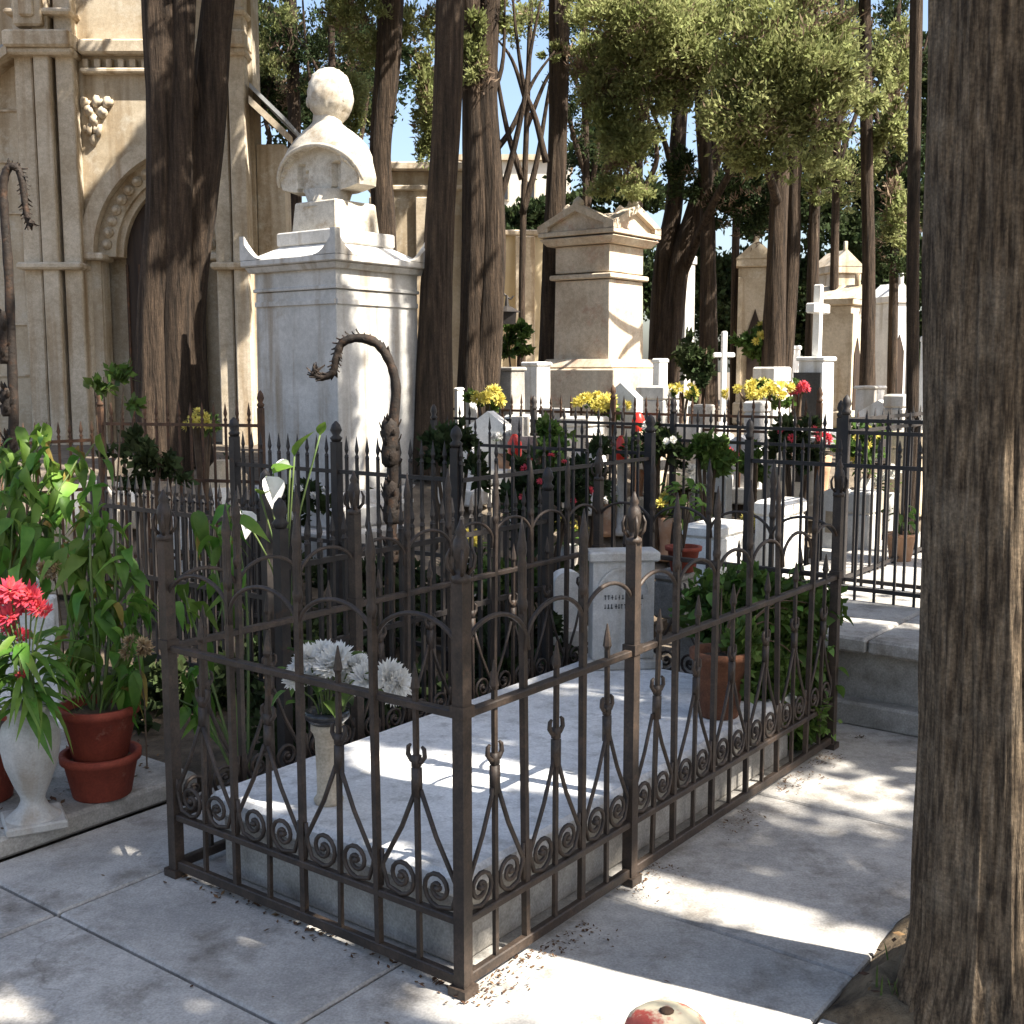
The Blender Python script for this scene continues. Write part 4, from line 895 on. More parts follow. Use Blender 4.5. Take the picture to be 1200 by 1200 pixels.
for i, x in enumerate([540,575,610,650,690,730,765,800,835,868,905,940,985,1030]):
    Y = rg_.uniform(7.9,9.6); p = at(x, 520, Y); z = ground_z(0,Y)-.02; kind = i % 4; h = rg_.uniform(.40,.66); wd = rg_.uniform(.22,.34); m = ['marble_white','marble','stone_grey','marble_white'][(i*7) % 4]
    word = {'marble_white':'white','marble':'pale grey','stone_grey':'dark grey'}[m]
    t = thing('small_headstone', f"{word} {['round topped','pointed','cross shaped','square'][kind]} little headstone, {ORD[i]} from the left along the long railing", 'headstone', (p.x, Y, z), PLOT-PI/2+rg_.uniform(-.15,.15))
    MB().box((0,0,.05), (wd*1.3,.24,.12), bev=.012).build('foot', m, t)
    if kind == 0: pr_ = [(-wd/2,.11),(wd/2,.11),(wd/2,h-wd*.4)]+[(wd/2*math.cos(PI*q/8), h-wd*.4+wd*.4*math.sin(PI*q/8)) for q in range(1,8)]+[(-wd/2,h-wd*.4)]
    elif kind == 1: pr_ = [(-wd/2,.11),(wd/2,.11),(wd/2,h*.8),(0,h),(-wd/2,h*.8)]
    elif kind == 2: c_ = wd*.16; pr_ = [(-c_,.11),(c_,.11),(c_,h*.62),(wd/2,h*.62),(wd/2,h*.62+2*c_),(c_,h*.62+2*c_),(c_,h),(-c_,h),(-c_,h*.62+2*c_),(-wd/2,h*.62+2*c_),(-wd/2,h*.62),(-c_,h*.62)]
    else: pr_ = [(-wd/2,.11),(wd/2,.11),(wd/2,h*.92),(-wd/2,h*.92)]
    MB().prism(pr_, -.05, .05).build('body', m, t)
    if kind in (0,3): MB().box((0,-.053,h*.55), (wd*.55,.008,h*.28)).build('plaque', 'granite_dark' if i % 3 else 'limestone_pale', t)
for i, x in enumerate([555,592,632,668,712,748,782,818,850,888,922,965,1012,1045]):
    Y = rg_.uniform(7.4,8.8); p = at(x, 540, Y); z = ground_z(0,Y)-.02; cname, me = [('yellow',bl_yellow),('white',bl_white),('red',bl_red),('dried brown',bl_dry)][(i*5+i//3) % 4]
    t = thing('grave_vase', f"small stone vase of {cname} flowers, {ORD[i]} from the left among the headstones behind the railing", 'vase', (p.x, Y, z))
    hv = rg_.uniform(.22,.42); MB().lathe([(.07,0),(.075,.03),(.04,.06),(.05,hv*.6),(.065,hv),(.05,hv-.01)], 12).build('body', rg_.choice(['marble','stone_grey','clay_pale']), t, True)
    for q in range(7):
        a = rg_.uniform(0,6.28); r_ = rg_.uniform(.02,.11); e = Vector((math.cos(a)*r_, math.sin(a)*r_, hv+rg_.uniform(.06,.17))); place('bloom', me, t, e, (math.cos(a)*.5,math.sin(a)*.5-.4,.8), a, rg_.uniform(.7,1.05))
    for q in range(12): a = rg_.uniform(0,6.28); put_leaf(lf_s[q % 2], t, (math.cos(a)*.03, math.sin(a)*.03, hv+rg_.uniform(0,.1)), (math.cos(a),math.sin(a),rg_.uniform(-.2,.9)), 0, 1.3)
for i, (x, Y, h, m, lb) in enumerate([(105,7.9,.62,'marble','pale grey headstone behind the rusty railing left of the twin trunks'),(150,8.3,.50,'limestone_pale','low tan headstone at the left foot of the twin trunks'),(262,8.2,.55,'limestone_pale','tan headstone between twin trunks and bust pedestal'),(205,7.85,.42,'marble_white','small white headstone before the twin trunks behind the rusty railing'),(60,7.7,.5,'limestone_pale','tan headstone half hidden above the climbing plant'),(288,7.9,.40,'marble','small grey headstone touching the left edge of the bust pedestal in view')]):
    p = at(x, 500, Y); t = thing('small_headstone', lb, 'headstone', (p.x, Y, ground_z(0,Y)-.02), rg_.uniform(-.2,.2)); wd = .3
    MB().box((0,0,.06), (.42,.26,.14), bev=.012).build('foot', m, t); MB().prism([(-.15,.125),(.15,.125),(.15,h*.8),(0.06,h),(-.06,h),(-.15,h*.8)], -.05, .05).build('body', m, t); MB().box((0,-.054,h*.5), (.18,.01,h*.3)).build('plaque', 'marble_white', t)
# on the platform, seen through the near railing
block('tomb_chest', 'white grave chest on the platform seen through the right side of the near railing', 'tomb', 880,950,585,0,6.6,'marble_white',depth=.6,style='slab',zb=.38)
block('tomb_chest', 'low white grave slab on the platform behind the potted plant', 'tomb', 795,880,612,0,6.3,'marble_white',depth=.6,style='slab',zb=.38)
pdm = block('pot_stand', 'grey stone stand carrying a small clay pot behind the near grave', 'stand', 762,822,668,0,5.45,'stone_grey',depth=.8,style='slab',zb=.38)
def small_pot(label, x, y, Y, zb, r, h, m, cat='pot'):
    p = at(x, y, Y); t = thing('clay_pot', label, cat, (p.x, Y, zb)); pot(t, m, r*.72, r, h, .02); return t
zs_ = at(790,668,5.45).z
small_pot('small red clay pot on the grey stand behind the near grave', 800, 690, 5.42, zs_, .075, .12, 'terracotta')
yp = thing('yellow_green_plant', 'yellow green leafy plant in the small red pot behind the near grave', 'plant', (at(800,690,5.42).x, 5.42, zs_+.10))
rs = random.Random(44); bushy(yp, (0,0,.24), (.12,.1,.13), 42, [leaf_mesh('leaf','leaf_light',.07,.035,.2,.4), lf_m[0]], 5, rs, (0,0,0))
small_pot('pale clay pot on the sunlit platform behind the right railing', 1055, 650, 7.0, .395, .085, .17, 'clay_pale')
ypl = thing('potted_sprout', 'small green sprouting plant in the pale clay pot on the platform', 'plant', (at(1055,650,7.0).x, 7.0, .54))
bushy(ypl, (0,0,.12), (.08,.07,.09), 24, lf_s, 4, rs, (0,0,0))

def ivy_clusters(boxes, n, seed):
    r = random.Random(seed); return [((pl(a,b_,z)), (ra,rb,rz_), n) for a,b_,z,ra,rb,rz_ in boxes]
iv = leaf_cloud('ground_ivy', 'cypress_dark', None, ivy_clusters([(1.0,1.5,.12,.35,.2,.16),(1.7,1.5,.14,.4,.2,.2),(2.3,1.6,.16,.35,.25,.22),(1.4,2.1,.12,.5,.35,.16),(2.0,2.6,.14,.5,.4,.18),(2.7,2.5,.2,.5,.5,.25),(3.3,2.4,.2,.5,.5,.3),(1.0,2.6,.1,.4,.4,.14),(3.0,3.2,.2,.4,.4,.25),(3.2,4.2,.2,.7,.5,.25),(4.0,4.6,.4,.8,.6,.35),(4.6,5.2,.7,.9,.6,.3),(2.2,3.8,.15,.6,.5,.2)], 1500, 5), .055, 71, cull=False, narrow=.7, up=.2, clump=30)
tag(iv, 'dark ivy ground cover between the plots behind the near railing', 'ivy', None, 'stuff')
def leafy_shrub(name, label, x, y, Y, rad, n, m, size, seed, zb=None, flowers=None, stems=5, sr=.02):
    c = at(x, y, Y); zb = ground_z(0,Y) if zb is None else zb; t = thing(name, label, 'shrub', (c.x, Y, zb)); base = t.location
    rs = random.Random(seed)
    for k in range(stems):
        e = Vector((rs.uniform(-.6,.6)*rad[0], rs.uniform(-.6,.6)*rad[1], c.z-zb+rs.uniform(-.2,.4)*rad[2])); MB().tube(smooth_line([(0,0,-.02),e*.5+Vector((0,0,.1)),e],4), [sr]*4+[sr*.6]*4+[sr*.3], 5).build('stem', 'twig', t, True)
    f = leaf_cloud('foliage', m, t, [(c, rad, n)], size, seed, base, cull=False, narrow=.6, up=.2, clump=40)
    if flowers:
        me, k, s = flowers
        for i in range(k):
            d = Vector((rs.gauss(0,1), -abs(rs.gauss(0,1)), abs(rs.gauss(0,.8)))).normalized()
            p = c-base+Vector((d.x*rad[0], d.y*rad[1], d.z*rad[2]))*rs.uniform(.85,1.05); place('bloom', me, t, p, d, rs.uniform(0,6), s*rs.uniform(.8,1.2))
    return t
leafy_shrub('round_shrub', 'round dark green shrub between the leaning trunk and the white cross', 816,420,11.3,(.19,.2,.27),1500,'cypress_dark',.07,51)
leafy_shrub('loose_shrub', 'loose green and yellow shrub between white cross and cross topped stele', 895,405,12,(.26,.22,.22),1100,'shrub_leaf',.07,52,flowers=(bl_yellow,6,1.2))
leafy_shrub('light_bush', 'light green bush beyond the hanging lantern', 605,400,13,(.2,.2,.25),700,'shrub_leaf',.08,53)
leafy_shrub('geranium_bush', 'dark bush with small red flowers inside the plot behind the near grave', 640,590,6.6,(.30,.3,.28),1500,'cypress_dark',.06,54,.05,(bl_red,10,.5))
leafy_shrub('low_bush', 'dark low bush beside the little round topped stele', 600,690,6.2,(.22,.2,.16),700,'shrub_leaf',.06,55,.03)
leafy_shrub('young_tree_sprout', 'thin leafy sapling before the chapel door above the climbing plant', 118,455,6.4,(.22,.12,.16),170,'shrub_leaf',.06,56,.05,stems=3,sr=.008)
leafy_shrub('yellow_flower_clump', 'clump of yellow flowers beside the white gravestones left of the pedestal', 570,470,9.3,(.14,.12,.10),160,'shrub_leaf',.06,57,None,(bl_yellow,14,1.1))
leafy_shrub('yellow_flower_clump', 'clump of yellow flowers in front of the pedimented pedestal', 702,478,9.3,(.22,.14,.10),220,'shrub_leaf',.06,58,None,(bl_yellow,22,1.1))
leafy_shrub('yellow_flower_clump', 'wide clump of yellow flowers between the white cross and the dark plaque', 892,464,9.9,(.30,.16,.13),350,'shrub_leaf',.06,59,None,(bl_yellow,26,1.1))
leafy_shrub('red_flower_clump', 'few red flowers beside the dark plaque of the stele', 936,458,10.2,(.07,.08,.09),60,'shrub_leaf',.05,60,None,(bl_red,8,.9))
leafy_shrub('yellow_flower_clump', 'small yellow flowers left of the white cross', 800,462,9.9,(.12,.12,.09),120,'shrub_leaf',.06,61,None,(bl_yellow,8,1.0))
leafy_shrub('yellow_flower_clump', 'yellow flowers near the rusty railing under the chapel', 235,500,7.9,(.10,.08,.10),90,'shrub_leaf',.06,62,.2,(bl_yellow,7,1.0))
leafy_shrub('green_clump', 'green leafy clump behind the railing under the white cross', 885,545,7.9,(.14,.12,.13),320,'shrub_leaf',.06,63,.2)
for i, (x, y, Y, rx, rz_, m, lb) in enumerate([(645,515,8.0,.2,.16,'shrub_leaf','green shrub behind the railing just left of the pedestal axis'),(770,520,8.0,.22,.18,'cypress_dark','dark shrub behind the railing right of the pedestal'),(830,535,7.6,.18,.16,'shrub_leaf','green shrub behind the railing below the white cross'),(935,520,7.9,.2,.16,'cypress_dark','dark shrub behind the railing under the dark plaque stele'),(690,560,7.0,.2,.2,'cypress_dark','dark shrub behind the thick railing post in the middle'),(1010,520,8.2,.2,.2,'shrub_leaf','green shrub behind the platform railing'),(530,540,7.0,.25,.2,'cypress_dark','dark shrub under the straight dark trunk'),(340,600,6.9,.3,.2,'cypress_dark','dark shrub at the left foot of the bust steps'),(170,540,7.0,.3,.22,'cypress_dark','dark shrub behind the low dark railing')]):
    leafy_shrub('garden_shrub', lb, x, y, Y, (rx,rx*.8,rz_), 900, m, .06, 200+i, max(.03, ground_z(0,Y)-.02), (([bl_red,bl_white,bl_yellow][i % 3], 6, .6) if i % 2 else None))
for i, (x, y, Y, lb) in enumerate([(603,525,8.3,'red grave lamp behind the railing below the white gravestone'),(728,527,8.2,'red grave lamp behind the middle of the long railing'),(748,498,8.9,'red grave lamp on the ground before the pedestal')]):
    p = at(x, y, Y); zb = max(ground_z(0,Y)-.01, .05); t = thing('grave_lamp', lb, 'grave lamp', (p.x, Y, zb), 0, 'red grave lamps among the tombs'); q = max(.02, p.z-zb-.1)
    MB().lathe([(.06,0),(.06,.03),(.03,.05),(.028,q),(.05,q+.01)], 10).build('stand', 'marble', t, True)
    MB().lathe([(.038,q+.012),(.05,q+.05),(.05,q+.14),(.03,q+.18),(.015,q+.20)], 10).build('glass', 'lamp_red', t, True)

# ------------------------------------------------------------------ far buildings and wall
fw = thing('boundary_wall', 'tall ochre plaster boundary wall in sun behind the trunks', 'wall', (at(600,400,18).x, 18, .8))
zw = at(600,278,18).z-.8
MB().box((0,0,zw/2), (3.4,.35,zw)).build('wall_body', 'plaster_yellow', fw); MB().box((0,0,zw+.04), (3.5,.5,.09), bev=.02).build('coping', 'limestone_pale', fw)
MB().box((at(615,400,18).x-fw.location.x,-.22,zw/2), (.3,.12,zw-.02), bev=.02).build('pier', 'limestone_pale', fw)
hb_ = thing('tan_tomb_building', 'tan stone burial building with cornice between bust and dark trunk', 'building', (at(495,300,15.5).x, 15.5, .8))
zz = at(500,190,15.5).z-.8; wx = 1.35
MB().box((0,.8,zz/2-.06), (wx,1.6,zz-.12)).build('wall', 'limestone', hb_); MB().box((0,.8,zz-.06), (wx+.2,1.8,.11), bev=.02).build('cornice', 'limestone_pale', hb_); MB().box((0,.8,zz-.33), (wx+.08,1.68,.07), bev=.015).build('string_course', 'limestone_pale', hb_)
for s in (-.5,0,.5): MB().box((s*wx*.9,-.03,zz/2-.2), (.16,.07,zz-.5), bev=.015).build('pilaster', 'limestone_pale', hb_)
fbld = thing('far_apartment_house', 'pale far house with small windows above the light green bush', 'building', (at(605,300,48).x, 48, .8))
zf = at(600,188,48).z-.8
MB().box((0,3,zf/2), (4.4,6,zf)).build('wall', 'plaster_far', fbld); MB().box((0,3,zf+.1), (4.8,6.4,.22)).build('roof', 'limestone', fbld)
for i in range(4):
    for j in range(3):
        wq = MB().box((-1.6+i*1.07,-.02,zf-1.2-j*1.5), (.5,.08,.8)).build('window', 'limestone_pale', fbld); MB().box((-1.6+i*1.07,-.07,zf-1.2-j*1.5), (.38,.04,.68)).build('pane', 'granite_dark', wq)

# ------------------------------------------------------------------ trees
def tree(name, label, base, pts, rad, crown=(), branches=(), m='bark', n=26, seed=0, leafm='cypress', size=.05, step=.13, amp=.14, extra=(), fine=0, leafseed=None, cull=True, narrow=.42):
    b = Vector(base); t = thing(name, label, 'tree', b)
    tr = trunk_mesh([tuple(Vector(p)-b) for p in pts], rad, n, step, amp, seed, m=m, fine=fine).build('trunk', m, t, True)
    for (pp, rr) in extra: trunk_mesh([tuple(Vector((pp[0].x, pp[0].y, b.z))-b)]+[tuple(Vector(p)-b) for p in pp[1:]], rr, max(12,n-8), step, amp, seed+5).build('stem', m, t, True)
    for (pp, rr) in branches:
        ln = smooth_line([tuple(Vector(p)-b) for p in pp], 5); MB().tube(ln, [rr*(1-.75*i/(len(ln)-1)) for i in range(len(ln))], 7).build('branch', m, t, True)
    if crown:
        hi = [c for c in crown if c[0][2] > EYE+.33*c[0][1]+.4 and size < .1]; crown = [c for c in crown if c not in hi]
        if hi: leaf_cloud('upper_crown', leafm, t, [(c, r_, int(n_*.45)) for c, r_, n_ in hi], .14, seed+300, tuple(b), cull)
    if crown:
        leaf_cloud('crown', leafm, t, crown, size, leafseed or seed+100, tuple(b), cull, narrow=narrow)
        if size < .1: leaf_cloud('dry_twigs', 'dry_twig', t, [(c, r_, max(12, n_//14)) for c, r_, n_ in crown], size*1.5, leafseed or seed+100, tuple(b), cull, narrow=.18, clump=19)['kind'] = 'stuff'
    return t
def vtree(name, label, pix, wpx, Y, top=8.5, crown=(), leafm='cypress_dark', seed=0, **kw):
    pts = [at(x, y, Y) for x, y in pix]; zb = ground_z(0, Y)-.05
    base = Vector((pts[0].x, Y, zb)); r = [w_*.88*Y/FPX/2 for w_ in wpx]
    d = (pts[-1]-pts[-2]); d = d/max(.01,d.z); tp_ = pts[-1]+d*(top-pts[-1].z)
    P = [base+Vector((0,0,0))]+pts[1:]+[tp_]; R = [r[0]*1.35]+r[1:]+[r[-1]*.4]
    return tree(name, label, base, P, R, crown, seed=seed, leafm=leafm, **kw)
def cr(x, y, Y, rx, rz, n, ry=None): return (at(x,y,Y), (rx, ry or rx, rz), int(n*FINE))
# twin trunks before the chapel
vtree('cypress_tree', 'dark left trunk of the twin cypress trunks before the chapel', [(180,500),(178,380),(188,250),(190,120),(186,0)], [40,38,38,40,44], 9.0, 8.5, [((-2.4,10.0,6.6),(1.8,1.2,1.5),15000),((at(190,0,9).x,9,6.3),(1.38,1.38,1.6),18000)], seed=1, extra=[([at(205,520,9.05),at(206,380,9.05),at(209,250,9.0),at(212,120,9.0),at(216,0,9),at(220,-150,9)],[.12,.11,.10,.09,.09,.05])])
vtree('cypress_tree', 'right trunk of the twin cypress trunks, sun patched at its foot', [(222,500),(222,400),(228,300),(240,180),(250,60),(256,0)], [44,40,40,46,42,40], 9.25, 8.5, [((at(250,0,9.3).x+.2,9.4,6.6),(1.38,1.38,1.7),16000)], seed=2, branches=[([at(232,140,9.2),at(220,90,9.1),at(214,30,9.1),at(218,-40,9.1)],.07)])
vtree('cypress_tree', 'slim sunlit trunk rising right behind the bust', [(450,420),(450,270),(446,180),(454,80),(458,0)], [30,30,28,32,32], 12.5, 9, [cr(500,110,12.5,.22,.60,2200),cr(430,30,12.7,.5,.4,1500),cr(410,110,13,.3,.5,900),cr(490,30,13,.35,.3,900),((at(455,0,12.5).x,12.5,7.5),(1.50,1.50,1.8),15000)], seed=3, leafm='cypress')
vtree('cypress_tree', 'straight dark leaning trunk in the middle of the picture', [(505,500),(510,380),(516,250),(524,120),(528,0)], [44,42,38,36,36], 8.9, 8.5, [((at(530,0,9).x,9.0,6.4),(1.25,1.25,1.6),15000)], seed=4)
vtree('cypress_tree', 'twisted brown trunk right of the straight dark trunk', [(556,470),(556,380),(558,250),(556,120),(552,0)], [40,36,34,30,28], 9.9, 8.5,
      [cr(558,70,9.8,.17,.34,900),cr(588,20,10,.2,.2,350),((-1.1,10.2,7.4),(2.3,1.4,2.0),24000),((.6,9.9,8.6),(2.0,1.3,1.8),15000),((at(560,0,10).x,10,6.8),(1.38,1.38,1.7),15000)], seed=5, leafm='cypress', extra=[([at(560,470,9.95),at(574,380,9.9),at(578,250,9.9),at(570,120,9.9),at(575,0,9.9),at(580,-120,9.9)],[.14,.12,.10,.09,.08,.04])],
      branches=[([at(580,250,9.9),at(596,200,9.9),at(614,120,9.8),at(622,60,9.8),at(634,0,9.8)],.035),([at(578,180,9.9),at(600,150,9.9),at(625,95,9.9),at(650,60,9.9)],.03),([at(640,190,9.9),at(628,140,9.9),at(614,100,9.9),at(604,30,9.9),at(600,-20,9.9)],.03),([at(566,130,9.9),at(588,80,9.9),at(592,0,9.9)],.03)])
vtree('cypress_tree', 'straight dark trunk just left of the pedimented pedestal', [(645,430),(647,330),(652,200),(655,100),(656,0)], [30,27,25,25,26], 12.4, 9, [cr(655,62,12.2,.16,.10,160),cr(690,75,12.2,.22,.22,500),((at(660,0,12).x,12.3,7.6),(1.50,1.50,1.7),13000)], seed=6, leafm='cypress')
vtree('cypress_tree', 'big trunk leaning right from behind the pedimented pedestal', [(776,400),(792,330),(815,250),(838,180),(862,110),(880,30)], [30,28,26,22,18,15], 13.0, 7.5,
      [cr(760,50,10.8,.65,.5,5200),cr(730,20,10.9,.5,.35,2200),cr(735,160,11.3,.40,.42,2600),cr(765,200,11.4,.32,.28,1400),cr(800,110,11.0,.35,.45,1800),cr(700,90,11.4,.35,.45,2200),cr(790,30,11.2,.5,.4,2500),cr(740,215,11.4,.35,.16,900)], seed=7, leafm='cypress', amp=.2,
      extra=[([at(772,400,13.1),at(778,320,13.1),at(790,240,13.1),at(795,150,13.1),at(800,60,13.1),at(800,-60,13.1)],[.13,.12,.10,.09,.08,.05])],
      branches=[([at(795,230,13.1),at(780,170,13.0),at(760,120,12.6)],.05),([at(800,320,13.0),at(835,240,12.4),at(870,180,12.0),at(900,150,11.6)],.06)])
vtree('cypress_tree', 'dark upright trunk crossing behind the leaning trunk', [(832,400),(830,320),(828,220),(822,100),(826,0)], [22,20,18,18,18], 12.6, 9, [cr(850,100,12,.5,.6,1500),cr(870,240,12.6,.45,.35,1500),cr(810,200,12.7,.35,.35,900),((at(826,0,12.6).x,12.6,7.8),(1.50,1.50,1.7),11000)], seed=8, leafm='cypress_dark')
vtree('cypress_tree', 'brown upright trunk under the sunlit foliage, left of two', [(908,390),(910,300),(914,220),(918,120),(920,30)], [26,24,22,20,18], 11.8, 8,
      [cr(900,110,10.2,.75,.55,7000),cr(960,140,10.2,.45,.40,3600),cr(930,40,10.3,.6,.4,3600),cr(985,80,10.4,.3,.45,1700),cr(870,150,10.5,.45,.3,1800),cr(1000,30,10.5,.3,.3,900),cr(840,60,10.8,.45,.45,2800),cr(900,190,10.6,.55,.2,2200),cr(985,170,10.6,.3,.28,1500),cr(1005,110,11,.25,.35,1200)], seed=9, leafm='cypress',
      extra=[([at(915,390,11.9),at(928,300,11.9),at(930,220,11.9),at(940,120,11.9),at(945,20,11.9)],[.09,.08,.07,.06,.04])],
      branches=[([at(912,240,11.8),at(890,170,11),at(870,120,10.6)],.05),([at(916,200,11.8),at(945,140,11),at(970,110,10.6)],.05),([at(850,200,10.8),at(880,160,10.6),at(925,110,10.4)],.03)])
vtree('cypress_tree', 'slim brown upright trunk under the sunlit foliage, right of two', [(955,390),(953,300),(955,220),(955,100)], [16,15,14,12], 12.8, 7.5, [cr(955,210,12.6,.35,.25,700)], seed=10, leafm='cypress')
vtree('cypress_tree', 'thin straight dark trunk right of the tan mausoleum', [(1018,440),(1018,330),(1016,200),(1015,90),(1014,0)], [17,16,15,15,15], 11.6, 9, [cr(1045,150,11.6,.25,.35,1100),cr(1050,60,11.8,.28,.45,900),cr(1050,250,11.9,.25,.4,800),((at(1014,0,11.6).x,11.6,7.0),(1.12,1.12,1.6),8000)], seed=11, leafm='cypress')
vtree('cypress_tree', 'slender dark trunk hugging the left edge of the foreground trunk', [(1068,640),(1069,500),(1070,300),(1072,120),(1074,0)], [16,16,16,16,16], 7.3, 7.5, [((2.2,7.2,6.0),(1.6,1.4,1.2),24000),((1.0,7.6,6.6),(1.4,1.4,1.2),16000)], seed=12)
vtree('background_tree', 'trunk far back between chapel gable and bust head', [(345,300),(345,200),(344,100),(340,0)], [17,17,16,16], 17, 11, [cr(345,60,17,1.0,.8,1200),cr(310,110,17.5,.6,.45,1400),cr(420,140,17.5,.6,.6,1600),((at(345,0,17).x,17,8.3),(2.12,2.12,2),12500)], seed=13, leafm='cypress_dark', size=.07)
for i, (x, xt, w_, Y, cl_, lb) in enumerate([
    (392,388,11,16,[cr(395,40,16,.7,.6,900),cr(420,90,16.2,.5,.4,600)],'thin far trunk just right of the bust head'),
    (612,622,8,15,[cr(615,25,15,.45,.35,500)],'very thin far trunk in the gap beyond the crossing branches'),
    (688,684,10,16,[cr(690,110,16,.5,.9,1100),cr(680,20,16,.7,.5,700)],'thin far trunk right of the straight trunk by the pedestal'),
    (748,752,10,17,[cr(750,110,17,.7,.9,1300)],'thin far trunk above the pediment of the pedestal'),
    (862,868,10,16,[cr(865,60,16,.8,.7,1300),cr(860,190,16,.5,.5,700)],'thin far trunk between leaning and upright trunks'),
    (978,985,11,15,[cr(985,60,15,.6,.7,1100),cr(990,200,15,.45,.5,700)],'thin far trunk left of the thin straight dark trunk'),
    (1048,1052,11,15,[cr(1050,50,15,.5,.7,1000),cr(1045,170,15,.5,.5,700),cr(1055,290,15,.4,.5,700)],'thin far trunk right of the thin straight dark trunk'),
    (300,296,12,17,[cr(300,30,17,.7,.6,900),cr(320,90,17,.5,.4,600)],'thin far trunk just right of the chapel corner')]):
    vtree('background_tree', lb, [(x,420),(x,300),((x+xt)/2,150),(xt,0)], [w_,w_,w_*.9,w_*.8], Y, 10, cl_, seed=60+i, leafm='cypress' if i % 2 else 'cypress_dark', n=14, step=.3, size=.05,
          branches=[([at(x,260-i*9,Y),at(x+22-6*(i%3),200-i*5,Y),at(x+38-9*(i%4),120,Y),at(x+45,20,Y)],.05),([at(x,210,Y),at(x-18,150,Y),at(x-32,70,Y),at(x-38,-10,Y)],.045),([at((x+xt)/2,150,Y),at(xt+20,90,Y),at(xt+46,60,Y)],.035),([at((x+xt)/2,120,Y),at(xt-22,70,Y),at(xt-44,40,Y)],.035)])
# foreground trunk
ft = Vector((1.168, 2.60, -.02))
tree('foreground_cypress', 'massive grey brown fibrous trunk filling the right edge of the picture', ft,
     [ft, ft+Vector((-.01,0,.25)), ft+Vector((-.03,0,.8)), ft+Vector((-.065,0,1.6)), ft+Vector((-.10,.0,2.6)), ft+Vector((-.10,.05,4.2)), ft+Vector((.0,.1,7.5))],
     [.25,.195,.175,.168,.166,.15,.06], [((1.5,2.3,5.4),(1.1,1.1,1.3),20000)], m='bark_near', n=210, seed=20, step=.022, amp=.075, fine=.034, leafm='cypress')
# trees out of the frame on the sunny side: they shade the path
for i, (x, y, h, cl_, lb) in enumerate([
    (4.0,.3,9,[((2.6,1.1,5.2),(1.3,.9,1.2),9000),((3.5,1.2,4.6),(1.2,1.1,1.5),13000),((3.9,1.4,6.6),(1.2,1.2,1.5),9000)],'tall cypress right of the viewer whose crown shades the near grave'),
    (2.9,-.6,9,[((2.7,-.2,4.7),(1.1,1.0,1.5),11000),((3.0,-.5,6.8),(1.2,1.2,1.4),8000)],'cypress behind the viewer shading the left foreground paving'),
    (4.9,3.2,9,[((4.9,3.2,5.0),(1.1,1.1,1.6),11000),((5.0,3.3,7.2),(1.1,1.1,1.5),7000)],'cypress beyond the picture at right shading the far end of the grave'),
    (6.0,.6,10,[((5.9,.6,7.4),(1.5,1.5,1.9),10000)],'distant cypress out of frame to the right of the path'),
    (4.4,5.9,10,[((4.4,6.1,5.8),(1.2,1.2,1.8),8400),((4.6,6.2,8),(1.1,1.1,1.5),6000)],'cypress out of frame right shading the plots behind the grave'),
    (6.3,8.0,10,[((6.2,8.1,6.4),(1.3,1.3,2.0),7600)],'far right cypress out of frame shading the bust pedestal front'),
    (3.2,4.7,9,[((2.5,4.7,6.2),(1.4,1.2,1.3),12000),((3.4,4.8,7.6),(1.1,1.1,1.3),6000)],'cypress just out of frame right shading the plots under the bust'),
    (1.3,-2.2,9,[((1.4,-1.9,5.2),(1.3,1.2,1.6),8400)],'cypress behind the viewer over the path')]):
    b = Vector((x, y, -.03))
    tree('cypress_tree', lb, b, [b, b+Vector((.02,.02,1.5)), b+Vector((.05,.0,4)), b+Vector((.0,.1,h))], [.26,.2,.16,.05], cl_, seed=30+i, leafm='cypress', size=.15, n=18, step=.3)

# far wood behind everything
FINE = 3.0
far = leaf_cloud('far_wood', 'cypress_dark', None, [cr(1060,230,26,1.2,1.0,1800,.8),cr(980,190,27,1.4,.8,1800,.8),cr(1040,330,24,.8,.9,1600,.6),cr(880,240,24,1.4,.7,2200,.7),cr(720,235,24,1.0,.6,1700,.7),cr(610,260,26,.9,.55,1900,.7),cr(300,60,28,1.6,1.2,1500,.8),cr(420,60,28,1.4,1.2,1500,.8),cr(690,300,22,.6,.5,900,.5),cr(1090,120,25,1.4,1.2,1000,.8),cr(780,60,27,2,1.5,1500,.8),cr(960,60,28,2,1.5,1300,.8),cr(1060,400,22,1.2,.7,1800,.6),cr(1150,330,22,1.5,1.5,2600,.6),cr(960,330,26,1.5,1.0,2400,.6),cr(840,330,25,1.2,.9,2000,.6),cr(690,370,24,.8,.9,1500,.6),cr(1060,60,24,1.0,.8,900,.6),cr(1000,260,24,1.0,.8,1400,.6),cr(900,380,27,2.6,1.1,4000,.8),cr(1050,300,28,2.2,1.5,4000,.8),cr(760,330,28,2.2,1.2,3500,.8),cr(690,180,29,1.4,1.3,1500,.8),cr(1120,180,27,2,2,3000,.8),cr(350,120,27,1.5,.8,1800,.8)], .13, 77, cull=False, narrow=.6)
tag(far, 'dark leafy woodland seen through the trunks far behind the tombs', 'woodland', None, 'stuff')

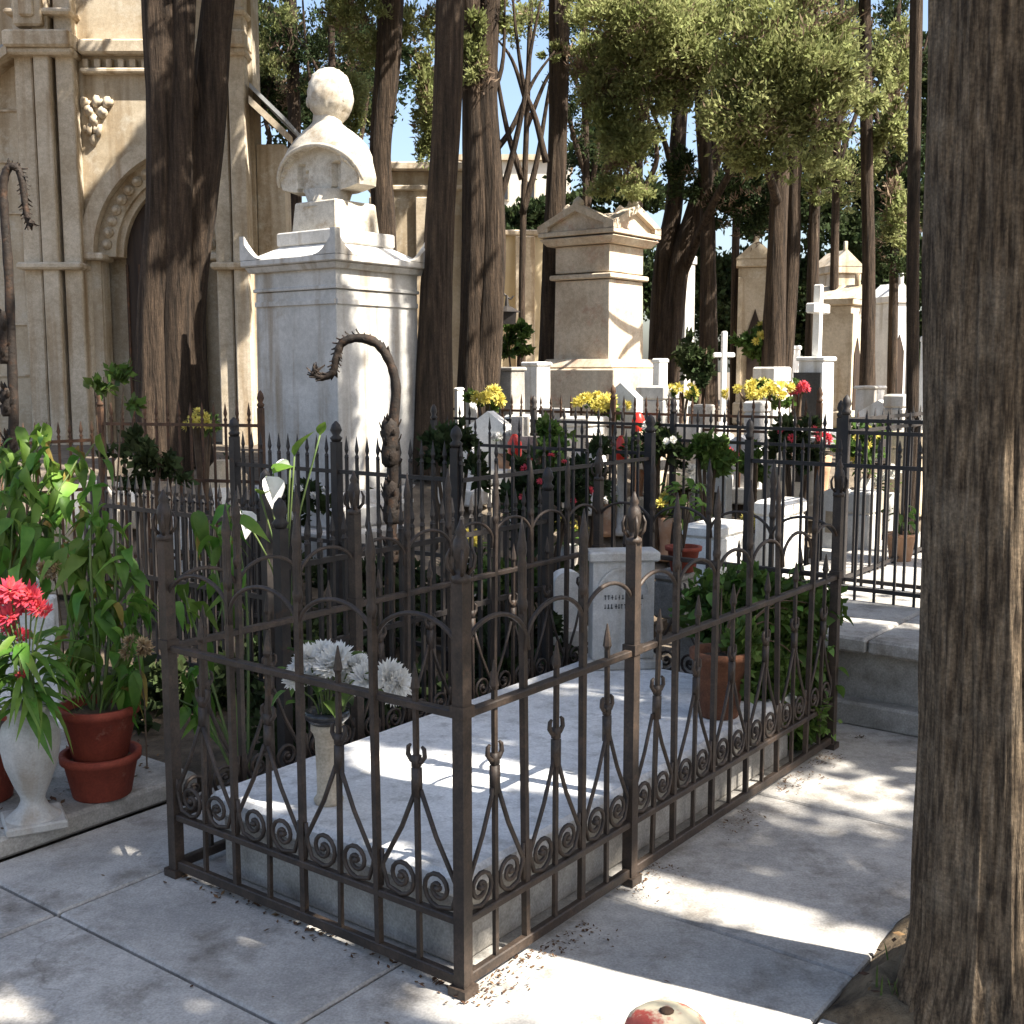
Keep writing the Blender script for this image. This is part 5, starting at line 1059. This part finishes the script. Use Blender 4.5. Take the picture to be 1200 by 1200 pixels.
# ------------------------------------------------------------------ litter and small growth
rs = random.Random(90); lv = []; lfz = []
def litter_at(p, s):
    a = rs.uniform(0,6.28); d = Vector((math.cos(a), math.sin(a), rs.uniform(-.1,.5))); e = Vector((-math.sin(a), math.cos(a), rs.uniform(-.3,.3))); o = len(lv)
    lv.extend([tuple(p), tuple(p+d*s*.5+e*s*.25), tuple(p+d*s), tuple(p+d*s*.5-e*s*.25)]); lfz.append((o,o+1,o+2,o+3))
for k in range(1100):
    s = rs.uniform(-.05,2.6); t = -abs(rs.gauss(0,.045))-.012+.04*noise.noise(Vector((s*3,1,0))); 
    if noise.noise(Vector((s*2.2,5,0))) > -.1: litter_at(pl(s,t,.004), rs.uniform(.005,.016))
for k in range(160): litter_at(pl(rs.uniform(0.0,.04)-abs(rs.gauss(0,.03)), rs.uniform(0,1.2), .004), rs.uniform(.01,.025))
for k in range(160): litter_at(pl(rs.uniform(.3,2.6), rs.uniform(1.2,1.67)*1.0, .014), rs.uniform(.015,.045))
for k in range(70): litter_at(pl(rs.uniform(-1.5,2.6), rs.uniform(-1.2,1.6), .003), rs.uniform(.006,.018))
for k in range(260): litter_at(pl(rs.uniform(.5,1.6), rs.uniform(-1.4,-.8), .068), rs.uniform(.012,.035))
for k in range(260): litter_at(pl(rs.uniform(-.6,1.2), rs.uniform(1.72,2.3), .072), rs.uniform(.012,.03))
mb = MB(); mb.v = lv; mb.f = lfz
tag(mb.build('leaf_litter', 'litter', None), 'brown dry leaf litter along the foot of the near railing and step', 'leaf litter', None, 'stuff')
gs = MB()
for k in range(60):
    p = pl(rs.uniform(.52,.9), rs.uniform(-1.15,-.82), .05); a = rs.uniform(0,6.28); h = rs.uniform(.03,.08); e = Vector((math.cos(a),math.sin(a),0)); q = p+e*h*.3+Vector((0,0,h)); s = Vector((-e.y,e.x,0))*.003
    gs.add([p-s, p+s, p.lerp(q,.6)+s*.7+Vector((0,0,.006)), q, p.lerp(q,.6)-s*.7+Vector((0,0,.006))], [(0,1,2,3,4)])
tag(gs.build('grass_tufts', 'shrub_leaf', None), 'sparse thin grass blades in the foreground tree pit', 'grass', None, 'stuff')
